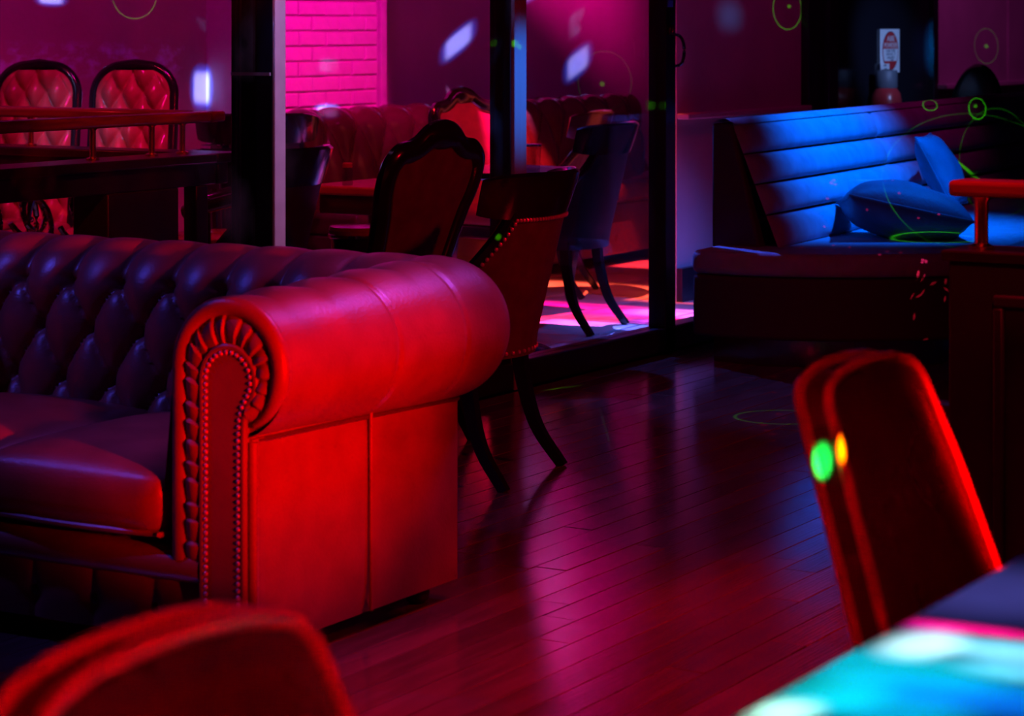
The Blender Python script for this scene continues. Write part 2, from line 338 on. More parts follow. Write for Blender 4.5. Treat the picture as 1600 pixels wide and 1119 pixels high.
mat('painted_brick', (0.80, 0.72, 0.74), 0.55, noise=(12, 0.06), bump=(50, 0.25), rand=0.04)
mat('mortar', (0.62, 0.55, 0.57), 0.8)
mat('black_frame', (0.012, 0.012, 0.018), 0.32, noise=(6, 0.3), bump=(30, 0.05))
mat('black_gloss', (0.010, 0.010, 0.016), 0.16, rvar=0.05)
mat('white_trim', (0.62, 0.60, 0.62), 0.5, noise=(10, 0.12))
mat('ebony', (0.014, 0.009, 0.009), 0.18, noise=(8, 0.3), coat=0.4)
mat('mahogany', (0.16, 0.045, 0.03), 0.24, noise=(6, 0.3, (1, 1, 8)), coat=0.3)
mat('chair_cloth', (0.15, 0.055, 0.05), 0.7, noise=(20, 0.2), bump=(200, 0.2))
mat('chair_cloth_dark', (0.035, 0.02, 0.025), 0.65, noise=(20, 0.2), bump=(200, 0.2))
mat('red_cloth', (0.55, 0.10, 0.09), 0.6, noise=(20, 0.15), bump=(160, 0.2))
mat('red_leather', (0.42, 0.09, 0.09), 0.18, noise=(10, 0.15), bump=(60, 0.08))
mat('velvet', (0.32, 0.36, 0.46), 0.75, noise=(14, 0.14), bump=(160, 0.15))
mat('velvet_side', (0.06, 0.035, 0.04), 0.8, bump=(160, 0.15))
mat('pillow_cloth', (0.13, 0.15, 0.22), 0.6, noise=(10, 0.15), bump=(90, 0.2))
mat('chrome', (0.75, 0.75, 0.78), 0.12, 1.0)
mat('brass', (0.80, 0.45, 0.28), 0.25, 1.0, noise=(20, 0.1))
mat('counter_black', (0.012, 0.010, 0.012), 0.3, noise=(9, 0.3))
mat('cabinet_blue', (0.012, 0.012, 0.020), 0.45, noise=(9, 0.2))
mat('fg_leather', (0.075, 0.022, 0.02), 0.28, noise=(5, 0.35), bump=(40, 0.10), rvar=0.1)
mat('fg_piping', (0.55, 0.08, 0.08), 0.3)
mat('table_top', (0.62, 0.62, 0.66), 0.25, noise=(9, 0.1), rvar=0.08)
mat('sign_white', (0.85, 0.85, 0.88), 0.5)
mat('sign_red', (0.62, 0.03, 0.04), 0.5)
mat('sign_ink', (0.05, 0.05, 0.12), 0.6)
mat('extinguisher_red', (0.45, 0.03, 0.04), 0.3)
mat('extinguisher_band', (0.10, 0.11, 0.14), 0.5)
mat('sticker_blue', (0.10, 0.30, 0.70), 0.4)
mat('charcoal_leather', (0.02, 0.022, 0.025), 0.22, bump=(60, 0.1))
mat('blue_steel', (0.30, 0.33, 0.38), 0.35, 0.0)
mat('oxblood_gloss', (0.10, 0.022, 0.028), 0.16, noise=(10, 0.15), bump=(60, 0.06))
mat('dark_mirror', (0.35, 0.33, 0.34), 0.10, 1.0, bump=(60, 0.15, (6, 6, 0.3)))

def glass_mat(name, tint, refl=0.06, rough=0.02, haze=0.03):
    m = bpy.data.materials.new(name); MATS[name] = m
    m.use_nodes = True
    nt = m.node_tree; n = nt.nodes
    for x in list(n):
        if x.type == 'BSDF_PRINCIPLED': n.remove(x)
    out = n['Material Output']
    tr = n.new('ShaderNodeBsdfTransparent'); tr.inputs[0].default_value = (*tint, 1)
    gl = n.new('ShaderNodeBsdfGlossy'); gl.inputs['Roughness'].default_value = rough
    df = n.new('ShaderNodeBsdfDiffuse'); df.inputs[0].default_value = (0.7, 0.7, 0.7, 1)
    lw = n.new('ShaderNodeLayerWeight')
    pw = n.new('ShaderNodeMath'); pw.operation = 'POWER'; nt.links.new(lw.outputs['Facing'], pw.inputs[0]); pw.inputs[1].default_value = 4.0
    fr = n.new('ShaderNodeMath'); fr.operation = 'MULTIPLY_ADD'; nt.links.new(pw.outputs[0], fr.inputs[0]); fr.inputs[1].default_value = 0.5; fr.inputs[2].default_value = refl * 0.5
    mx = n.new('ShaderNodeMixShader'); nt.links.new(fr.outputs[0], mx.inputs[0])
    nt.links.new(tr.outputs[0], mx.inputs[1]); nt.links.new(gl.outputs[0], mx.inputs[2])
    tc = n.new('ShaderNodeTexCoord')
    t = n.new('ShaderNodeTexNoise'); t.inputs['Scale'].default_value = 3.5; t.inputs['Detail'].default_value = 6
    nt.links.new(tc.outputs['Object'], t.inputs[0])
    mr = n.new('ShaderNodeMapRange'); nt.links.new(t.outputs[0], mr.inputs[0])
    mr.inputs[1].default_value = 0.5; mr.inputs[2].default_value = 0.85
    mr.inputs[3].default_value = 0.0; mr.inputs[4].default_value = haze
    m2 = n.new('ShaderNodeMixShader'); nt.links.new(mr.outputs[0], m2.inputs[0])
    nt.links.new(mx.outputs[0], m2.inputs[1]); nt.links.new(df.outputs[0], m2.inputs[2])
    nt.links.new(m2.outputs[0], out.inputs[0])
    return m
glass_mat('pane_glass', (0.95, 0.95, 0.97))
glass_mat('crystal', (0.75, 0.75, 0.8), haze=0.15)

# ------------------------------------------------------------------ mesh helpers
class MB:
    def __init__(s): s.v = []; s.f = []
    def box(s, x0, x1, y0, y1, z0, z1):
        k = len(s.v)
        s.v += [(x0,y0,z0),(x1,y0,z0),(x1,y1,z0),(x0,y1,z0),(x0,y0,z1),(x1,y0,z1),(x1,y1,z1),(x0,y1,z1)]
        s.f += [tuple(k+i for i in q) for q in ((0,3,2,1),(4,5,6,7),(0,1,5,4),(1,2,6,5),(2,3,7,6),(3,0,4,7))]
        return s
    def hexa(s, pts):                     # eight corners, bottom ring then top ring
        k = len(s.v); s.v += [tuple(p) for p in pts]
        s.f += [tuple(k+i for i in q) for q in ((0,3,2,1),(4,5,6,7),(0,1,5,4),(1,2,6,5),(2,3,7,6),(3,0,4,7))]
        return s
    def grid(s, fn, nu, nv, cu=False, cv=False):
        k = len(s.v)
        for i in range(nu):
            for j in range(nv): s.v.append(tuple(fn(i, j)))
        for i in range(nu if cu else nu - 1):
            for j in range(nv if cv else nv - 1):
                a, b = i, (i + 1) % nu; c, d = j, (j + 1) % nv
                s.f.append((k+a*nv+c, k+b*nv+c, k+b*nv+d, k+a*nv+d))
        return s
    def tube(s, path, rad, n=10, closed=False, squash=1.0, up=(0, 0, 1), caps=True):
        path = [Vector(p) for p in path]; m = len(path); k = len(s.v)
        rads = rad if isinstance(rad, (list, tuple)) else [rad] * m
        upv = Vector(up)
        for i, p in enumerate(path):
            a = path[(i - 1) % m] if (closed or i > 0) else p
            b = path[(i + 1) % m] if (closed or i < m - 1) else p
            t = (b - a).normalized()
            e1 = t.cross(upv)
            if e1.length < 1e-4: e1 = t.cross(Vector((1, 0, 0)))
            e1.normalize(); e2 = e1.cross(t)
            for j in range(n):
                g = 2 * PI * (j + .5) / n
                s.v.append(tuple(p + (e1 * math.cos(g) + e2 * math.sin(g) * squash) * rads[i]))
        for i in range(m if closed else m - 1):
            for j in range(n):
                a, b = k + i * n, k + ((i + 1) % m) * n
                s.f.append((a + j, b + j, b + (j + 1) % n, a + (j + 1) % n))
        if not closed and caps:
            s.f.append(tuple(k + j for j in range(n))); s.f.append(tuple(k + (m - 1) * n + j for j in reversed(range(n))))
        return s
    def lathe(s, prof, n=24, c=(0, 0, 0)):
        k = len(s.v)
        for r, z in prof:
            for j in range(n):
                g = 2 * PI * j / n
                s.v.append((c[0] + r * math.cos(g), c[1] + r * math.sin(g), c[2] + z))
        for i in range(len(prof) - 1):
            for j in range(n):
                s.f.append((k+i*n+j, k+i*n+(j+1) % n, k+(i+1)*n+(j+1) % n, k+(i+1)*n+j))
        s.f.append(tuple(k + j for j in reversed(range(n))))
        s.f.append(tuple(k + (len(prof) - 1) * n + j for j in range(n)))
        return s
    def prism(s, poly, fn, d0, d1):      # poly of (a,b); fn(a,b,d) -> xyz
        k = len(s.v); m = len(poly)
        for d in (d0, d1):
            for a, b in poly: s.v.append(tuple(fn(a, b, d)))
        s.f.append(tuple(k + i for i in range(m))); s.f.append(tuple(k + m + i for i in reversed(range(m))))
        for i in range(m): s.f.append((k+i, k+m+i, k+m+(i+1) % m, k+(i+1) % m))
        return s
    def mesh(s, name, m):
        me = bpy.data.meshes.new(name)
        me.from_pydata(s.v, [], s.f); me.update()
        me.materials.append(MATS[m])
        return me
    def build(s, name, m, parent=None, smooth=True, bevel=0.0, seg=2, angle=40, recalc=True):
        me = s.mesh(name, m)
        if recalc:
            import bmesh
            bm = bmesh.new(); bm.from_mesh(me); bmesh.ops.recalc_face_normals(bm, faces=bm.faces); bm.to_mesh(me); bm.free()
        if smooth:
            me.polygons.foreach_set('use_smooth', [True] * len(me.polygons))
            me.set_sharp_from_angle(angle=R(angle))
        o = bpy.data.objects.new(name, me); COL.objects.link(o)
        if parent: o.parent = parent
        if bevel:
            b = o.modifiers.new('bevel', 'BEVEL'); b.width = bevel; b.segments = seg; b.limit_method = 'ANGLE'; b.angle_limit = R(35)
            b.harden_normals = False
        return o

def tag(o, label, cat, group=None):
    o['label'] = label; o['category'] = cat
    if group: o['group'] = group
    return o
def struct(o): o['kind'] = 'structure'; return o
def thing(name, label, cat, loc=(0, 0, 0), rot=0.0, group=None):
    o = bpy.data.objects.new(name, None); COL.objects.link(o)
    o.location = loc; o.rotation_euler = (0, 0, R(rot)); o.empty_display_size = 0.1
    return tag(o, label, cat, group)
def copy_tree(o, parent=None):
    c = o.copy(); COL.objects.link(c); c.parent = parent
    for ch in [x for x in COL.objects if x.parent == o]: copy_tree(ch, c)
    return c
def dup(o, label, loc, rot):
    c = copy_tree(o); c['label'] = label; c.location = loc; c.rotation_euler = (0, 0, R(rot)); return c
def share(me, name, parent, loc, rot=None):
    o = bpy.data.objects.new(name, me); COL.objects.link(o); o.parent = parent; o.location = loc
    if rot is not None: o.rotation_euler = rot
    return o
def lerp(a, b, t): return a + (b - a) * t
def sstep(a, b, x):
    t = min(1, max(0, (x - a) / (b - a))); return t * t * (3 - 2 * t)
def spline(pts, n):                      # Catmull-Rom through points
    P = [Vector(p) for p in pts]; P = [2 * P[0] - P[1]] + P + [2 * P[-1] - P[-2]]
    out = []
    for i in range(1, len(P) - 2):
        for k in range(n):
            t = k / n; a, b, c, d = P[i-1], P[i], P[i+1], P[i+2]
            out.append(0.5 * ((2*b) + (c-a)*t + (2*a-5*b+4*c-d)*t*t + (3*b-a-3*c+d)*t**3))
    out.append(P[-2]); return out
def puff_box(x0, x1, y0, y1, z0, z1, top=0.03, edge=0.03, bottom=0.0, n=18, side=0.0):
    """cushion: rounded box with domed top"""
    mb = MB(); cx, cy, cz = (x0+x1)/2, (y0+y1)/2, (z0+z1)/2; hx, hy, hz = (x1-x0)/2, (y1-y0)/2, (z1-z0)/2
    def rnd(p):
        q = Vector((max(-hx+edge, min(hx-edge, p.x)), max(-hy+edge, min(hy-edge, p.y)), max(-hz+edge, min(hz-edge, p.z))))
        d = p - q
        if d.length > 1e-6: p = q + d.normalized() * edge
        a, b = p.x / hx, p.y / hy
        k = max(0, 1 - abs(a)**3) * max(0, 1 - abs(b)**3)
        if p.z > 0: p.z += top * k
        else: p.z -= bottom * k
        zz = max(0, 1 - (p.z / hz) ** 2)
        p.x += side * zz * a * (1 - abs(b)**4) ; p.y += side * zz * b * (1 - abs(a)**4)
        return (p.x + cx, p.y + cy, p.z + cz)
    def ax(h, m):
        c = [-h, -h + edge*.3, -h + edge]; c += [lerp(-h+edge, h-edge, i/m) for i in range(1, m)] + [h-edge, h-edge*.3, h]
        return c
    X, Y, Z = ax(hx, n), ax(hy, n), ax(hz, max(3, n//4))
    for sgn in (-1, 1):
        mb.grid(lambda i, j: rnd(Vector((X[i], Y[j], sgn*hz))), len(X), len(Y))
        mb.grid(lambda i, j: rnd(Vector((X[i], sgn*hy, Z[j]))), len(X), len(Z))
        mb.grid(lambda i, j: rnd(Vector((sgn*hx, Y[i], Z[j]))), len(Y), len(Z))
    return mb
def weld(o, d=0.0005):
    import bmesh
    bm = bmesh.new(); bm.from_mesh(o.data); bmesh.ops.remove_doubles(bm, verts=bm.verts, dist=d)
    bmesh.ops.recalc_face_normals(bm, faces=bm.faces); bm.to_mesh(o.data); bm.free()
    o.data.polygons.foreach_set('use_smooth', [True] * len(o.data.polygons)); return o

# ================================================================== the room
floor = struct(MB().box(-9, 3, -2, 17, -0.08, -0.012).build('floor', 'subfloor', smooth=False))
PW, GAP = 0.088, 0.0022
mesh_cache = {}
x = -4.50
while x < -0.25:
    y = 1.6 + random.uniform(-1.2, 0.0)
    while y < 10.6:
        L = random.choice((1.5, 1.8, 2.1, 2.4))
        if L not in mesh_cache:
            w2, l2 = (PW - GAP) / 2, (L - GAP) / 2
            e = 0.0010
            m = MB(); m.hexa([(-w2,-l2,-.012),(w2,-l2,-.012),(w2,l2,-.012),(-w2,l2,-.012),(-w2,-l2,-e),(w2,-l2,-e),(w2,l2,-e),(-w2,l2,-e)])
            m.f.pop(1); k = len(m.v)
            m.v += [(-w2+e,-l2+e,0),(w2-e,-l2+e,0),(w2-e,l2-e,0),(-w2+e,l2-e,0)]
            m.f += [(4,5,k+1,k),(5,6,k+2,k+1),(6,7,k+3,k+2),(7,4,k,k+3),(k,k+1,k+2,k+3)]
            mesh_cache[L] = m.mesh('plank', 'plank')
        d = -0.5145 * x + 0.8575 * (y + L)
        if d > 3.2:
            share(mesh_cache[L], 'plank', floor, (x + PW / 2, y + L / 2, random.uniform(-0.0005, 0.0)),
                  (random.uniform(-.0006, .0006), random.uniform(-.004, .004), 0))
        y += L
    x += PW
tm = MB(); a = 0.222; e = 0.004
tm.hexa([(-a,-a,-.012),(a,-a,-.012),(a,a,-.012),(-a,a,-.012),(-a+e,-a+e,0),(a-e,-a+e,0),(a-e,a-e,0),(-a+e,a-e,0)])
tile_me = tm.mesh('floor_tile', 'tile')
for i in range(6):
    for j in range(21):
        share(tile_me, 'floor_tile', floor, (-7.06 + i * .45, 5.3 + j * .45, random.uniform(-.001, 0)), (random.uniform(-.004, .004), random.uniform(-.004, .004), 0))

# rear wall with worn paint
def worn_plaster():
    m = MATS['plaster'].copy(); m.name = 'plaster_worn'; MATS['plaster_worn'] = m
    nt = m.node_tree; n = nt.nodes; b = n['Principled BSDF']
    src = b.inputs['Base Color'].links[0].from_socket
    tc = n.new('ShaderNodeTexCoord')
    mp = n.new('ShaderNodeMapping'); mp.inputs['Scale'].default_value = (1, 1.0, 1.8)
    nt.links.new(tc.outputs['Object'], mp.inputs[0])
    t = n.new('ShaderNodeTexNoise'); t.inputs['Scale'].default_value = 5; t.inputs['Detail'].default_value = 8; t.inputs['Roughness'].default_value = .65
    nt.links.new(mp.outputs[0], t.inputs[0])
    mr = n.new('ShaderNodeMapRange'); nt.links.new(t.outputs[0], mr.inputs[0])
    mr.inputs[1].default_value = .46; mr.inputs[2].default_value = .58
    sp = n.new('ShaderNodeSeparateXYZ'); nt.links.new(tc.outputs['Object'], sp.inputs[0])
    def rng(sock, a, b_):
        q = n.new('ShaderNodeMapRange'); q.interpolation_type = 'SMOOTHSTEP'; nt.links.new(sock, q.inputs[0])
        q.inputs[1].default_value = a; q.inputs[2].default_value = b_; return q.outputs[0]
    def mul(a, b_):
        q = n.new('ShaderNodeMath'); q.operation = 'MULTIPLY'; nt.links.new(a, q.inputs[0]); nt.links.new(b_, q.inputs[1]); return q.outputs[0]
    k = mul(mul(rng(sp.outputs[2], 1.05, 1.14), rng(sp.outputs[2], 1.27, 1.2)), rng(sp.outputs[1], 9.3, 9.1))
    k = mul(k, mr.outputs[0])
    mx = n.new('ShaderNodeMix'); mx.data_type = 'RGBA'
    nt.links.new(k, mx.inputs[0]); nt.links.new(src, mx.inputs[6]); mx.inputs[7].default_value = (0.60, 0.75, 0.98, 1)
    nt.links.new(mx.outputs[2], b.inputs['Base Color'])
worn_plaster()
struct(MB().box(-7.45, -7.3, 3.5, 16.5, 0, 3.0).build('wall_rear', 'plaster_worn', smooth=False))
struct(MB().box(-7.3, -7.27, 3.5, 16.5, 0, 0.14).build('baseboard_rear', 'black_frame', smooth=False))
struct(MB().box(-7.3, -5.3, 16.4, 16.5, 0, 3.0).build('wall_end', 'plaster', smooth=False))

struct(MB().box(-7.45, 3.0, -2, 16.5, 3.0, 3.1).build('ceiling', 'subfloor', smooth=False))

# painted brick pier
pier = struct(MB().box(-7.3, -7.115, 9.3, 10.50, 0, 3.0).build('wall_pier', 'mortar', smooth=False))
bw, bh = 0.232, 0.076
def brick_mesh(w):
    m = MB(); w2, h2, e = w / 2 - .004, bh / 2 - .0035, .006
    m.v = [(-.03,-w2,-h2),(-.03,w2,-h2),(-.03,w2,h2),(-.03,-w2,h2),(-e,-w2,-h2),(-e,w2,-h2),(-e,w2,h2),(-e,-w2,h2),(0,-w2+e,-h2+e),(0,w2-e,-h2+e),(0,w2-e,h2-e),(0,-w2+e,h2-e)]
    for a in (0, 4):
        for i in range(4): m.f.append((a+i, a+(i+1) % 4, a+4+(i+1) % 4, a+4+i))
    m.f.append((8, 9, 10, 11)); return m.mesh('brick', 'painted_brick')
full, half = brick_mesh(bw), brick_mesh(bw / 2)
for r in range(38):
    z = bh * (r + .5); y = 9.32; k = 0
    while y < 10.46:
        w = bw / 2 if (k == 0 and r % 2) else bw
        if y + w > 10.52: w = bw / 2
        if y + w > 10.52: break
        share(full if w == bw else half, 'brick', pier, (-7.10 + random.uniform(-.004, .003), y + w / 2, z), (0, random.uniform(-.02, .02), random.uniform(-.008, .008)))
        y += w; k += 1
MB().box(-7.3, -7.085, 10.49, 10.545, 0, 3.0).build('corner_bead', 'white_trim', pier, smooth=False, bevel=.008)

# wall to the right with dado ledge, door panel and frame
struct(MB().box(-5.45, -5.3, 10.36, 11.8, 0, 3.0).build('wall_right', 'plaster_right', smooth=False))
struct(MB().box(-5.45, -5.3, 13.73, 16.5, 0, 3.0).build('wall_far_right', 'plaster_right', smooth=False))
struct(MB().box(-5.3, -5.235, 10.36, 11.8, 0.872, 0.90).build('trim_1', 'plaster_right', bevel=.006))
struct(MB().box(-5.3, -5.27, 10.36, 11.8, 0, 0.16).build('baseboard_right', 'black_frame', smooth=False))
struct(MB().box(-5.3, -5.22, 13.73, 16.4, 0.94, 0.97).build('trim_2', 'plaster_right', bevel=.006))
struct(MB().box(-5.3, -5.285, 15.0, 15.02, 0, 3.0).build('trim_3', 'plaster_right', smooth=False))
door1 = struct(MB().box(-5.42, -5.32, 12.16, 13.73, 0, 3.0).build('door_1', 'black_gloss', smooth=False))
for y0, y1, dx in ((11.8, 11.93, .05), (11.95, 12.02, .03), (12.04, 12.16, .06), (13.68, 13.75, .02)):
    MB().box(-5.42, -5.3 + dx, y0, y1, 0, 3.0).build('frame_bar', 'black_frame', door1, smooth=False, bevel=.008)

# glass partition along x = -4.56
struct(MB().box(-4.61, -4.52, 4.3, 10.2, 0, 0.10).build('trim_4', 'black_frame', bevel=.008))
struct(MB().box(-4.63, -4.50, 4.3, 10.2, 2.45, 2.6).build('trim_5', 'black_frame', bevel=.008))
for i, (y0, y1) in enumerate(((4.32, 6.06), (6.12, 7.54), (7.64, 8.74))):
    struct(MB().box(-4.568, -4.560, y0, y1, 0.10, 2.45).build('window_%d' % (i + 1), 'pane_glass', smooth=False))
column = struct(MB().box(-4.66, -4.50, 6.06, 6.12, 0, 3.0).build('trim_6', 'black_gloss', bevel=.004))
MB().box(-4.655, -4.505, 6.053, 6.065, 1.165, 1.175).build('joint_strip', 'blue_steel', column, smooth=False)
MB().box(-4.502, -4.490, 6.062, 6.118, 0, 3.0).build('white_edge', 'white_trim', column, smooth=False, bevel=.003)
pil = struct(MB().box(-4.62, -4.53, 7.54, 7.64, 0, 3.0).build('trim_7', 'black_frame', bevel=.004))
MB().box(-4.535, -4.515, 7.545, 7.585, 0, 3.0).build('jamb_bar', 'blue_steel', pil, smooth=False, bevel=.003)
MB().box(-4.535, -4.520, 7.590, 7.638, 0, 3.0).build('jamb_bar', 'blue_steel', pil, smooth=False, bevel=.003)
stile = struct(MB().box(-4.60, -4.52, 8.74, 8.83, 0, 3.0).build('door_2', 'black_frame', bevel=.004))
MB().tube(spline([(-4.52, 8.785, 1.285), (-4.485, 8.788, 1.28), (-4.468, 8.795, 1.25), (-4.466, 8.795, 1.20), (-4.475, 8.788, 1.165), (-4.50, 8.785, 1.155)], 6), .007, 8).build('handle', 'chrome', stile)
MB().lathe([(.001, 0), (.014, 0), (.014, .028), (.010, .034), (.001, .034)], 14, (-4.510, 8.775, 1.285)).build('lock_cylinder', 'chrome', stile)
MB().box(-4.522, -4.516, 8.752, 8.80, 1.395, 1.47).build('sticker', 'sticker_blue', stile, smooth=False, bevel=.002)

# ================================================================== chesterfield sofa
sofa = thing('chesterfield_sofa', 'buttoned leather sofa with large rolled arm, nearest seat glowing red', 'sofa', (-3.6, 4.35, 0))
SX, SY = -3.6, 4.35                       # parts are written in room coordinates and shifted here
class SB(MB):
    def build(s, *a, **k):
        s.v = [(x - SX, y - SY, z) for x, y, z in s.v]
        return MB.build(s, *a, **k)
X0, CZ, YF, YB = -3.038, 0.623, 3.945, 4.733
XR, XL = -3.035, -4.45
CS, RS, W0 = 0.157, 0.122, 0.178          # tuft spacing along, down, first row below the crown
INN = [(i * 0.02) for i in range(0, 15)]
def prof(w, r):
    """w measured along the profile from the crown (+ = towards the seat, - = outer side) -> (n outward, z, nn, nz)"""
    if w < r * PI / 2:
        g = PI / 2 + w / r
        return r * math.cos(g), CZ + r * math.sin(g), math.cos(g), math.sin(g)
    d = w - r * PI / 2
    return -r - 0.10 * d, CZ - d, -0.995, 0.10
TA = 0.040
def tuft(s, w, phase):
    p = s / CS + phase; q = (w - W0) / RS
    if q >= 0:
        al, be = p - q / 2, p + q / 2
        k = (abs(math.sin(PI * al)) * abs(math.sin(PI * be))) ** 0.42
        # deep dimple at the button
        ia, ib = round(al), round(be)
        d2 = ((al - ia) ** 2 + (be - ib) ** 2)
        k -= 0.55 * math.exp(-d2 / 0.012)
        return TA * (k - 0.75)
    f = sstep(-2.5, -0.3, q)
    k = abs(math.sin(PI * p)) ** 0.55
    d2 = (p - round(p)) ** 2 + q * q
    return TA * ((k - 0.75) * f - 0.55 * math.exp(-d2 / 0.03) - 0.0) * (0.35 + 0.65 * f)
def roll_part(s0, s1, place, rfun, phase, name, wmax=0.60, step=0.0065):
    ns = int((s1 - s0) / step) + 1
    ws = []
    w = -math.radians(168) * 0.145
    while w < wmax: ws.append(w); w += 0.0075
    mb = SB()
    def fn(i, j):
        s = lerp(s0, s1, i / (ns - 1)); r = rfun(s); w = ws[j]
        n, z, nn, nz = prof(w if w > 0 else w * r / .145, r)
        d = tuft(s, w, phase)
        if name == 'rolled_arm':
            d *= sstep(YF, YF + .09, s)
            if w < .05:
                for yy in (4.34, 4.60): d -= .0045 * math.exp(-((s - yy - .06 * max(0, w + .1)) / .006) ** 2) * sstep(.05, -.02, w)
        return place(s, n + nn * d, z + nz * d)
    mb.grid(fn, ns, len(ws))
    return mb.build(name, 'leather', sofa, angle=180, recalc=False)
def rfun_arm(y): return lerp(0.145, 0.163, sstep(YF, YB, y))
arm = roll_part(YF, YB, lambda s, n, z: (XR + n, s, z), rfun_arm, 0.35, 'rolled_arm')
roll_part(YF, YB, lambda s, n, z: (XL - n, s, z), rfun_arm, 0.35, 'rolled_arm')
back = roll_part(-XR, -XL, lambda s, n, z: (-s, YB + n, z), lambda s: 0.163, 0.28, 'tufted_back')
for xc, sg in ((XR, 1), (XL, -1)):       # rounded corner where the arm roll meets the back roll
    mb = SB(); r = 0.163
    def fn(i, j, xc=xc, sg=sg):
        a = PI / 2 * i / 20; w = lerp(-math.radians(168) * r, 0, j / 40)
        n, z, _, _ = prof(w, r)
        n = max(n, 0)
        return (xc + sg * n * math.cos(a), YB + n * math.sin(a), z)
    mb.grid(fn, 21, 41)
    o = mb.build('corner_roll', 'leather', sofa, angle=180)
# buttons
bm_ = MB().lathe([(.001, -.004), (.011, -.003), (.012, .001), (.008, .0055), (.001, .007)], 10).mesh('button', 'leather_dark')
bm_.polygons.foreach_set('use_smooth', [True] * len(bm_.polygons))
for row in range(4):
    for i in range(20, 30):
        p = i + (0.5 if row % 2 else 0.0)
        s = (p - 0.28) * CS; w = W0 + row * RS
        if not (-XR + .17 < s < -XL - .17): continue
        n, z, nn, nz = prof(w, .163); d = -0.046
        o = share(bm_, 'button', back, (-s - SX, YB + n + nn * d - SY, z + nz * d))
        o.rotation_euler = Vector((0, nn, nz)).to_track_quat('Z', 'Y').to_euler()

# outer side panel, with its vertical seam
mb = SB()
def fn(i, j):
    y = lerp(YF + .012, 4.742, i / 40); z = lerp(0.045, 0.50, j / 24)
    b = 0.010 * (1 - abs(2 * i / 40 - 1) ** 4) * (1 - abs(2 * j / 24 - 1) ** 6)
    b -= 0.006 * math.exp(-((y - 4.37) / .008) ** 2)
    return (-2.992 + b, y, z)
mb.grid(fn, 41, 25)
side = mb.build('side_panel', 'leather', sofa, angle=60)
SB().tube([(-2.980, 4.372, z) for z in (.05, .2, .35, .49)], .0045, 8).build('seam', 'leather', side)
SB().tube([(-2.986, YF + .012, z) for z in (.045, .15, .3, .475)], .011, 10).build('front_piping', 'leather', side)
SB().tube([(-2.990, YF + .03, .476), (-2.988, 4.2, .474), (-2.988, 4.5, .468), (-2.99, 4.74, .462)], .006, 8).build('roll_seam', 'leather_dark', side)
SB().box(-3.19, -2.992, YF + .012, 4.742, 0.045, 0.52).build('arm_body', 'leather_dark', sofa, bevel=.006)
SB().box(XL - .045, XL + .15, YF + .012, 4.742, 0.045, 0.52).build('arm_body', 'leather', sofa, bevel=.006)
SB().box(XL - .04, -2.994, 4.66, 4.742, 0.045, 0.60).build('back_body', 'leather', sofa, bevel=.006)

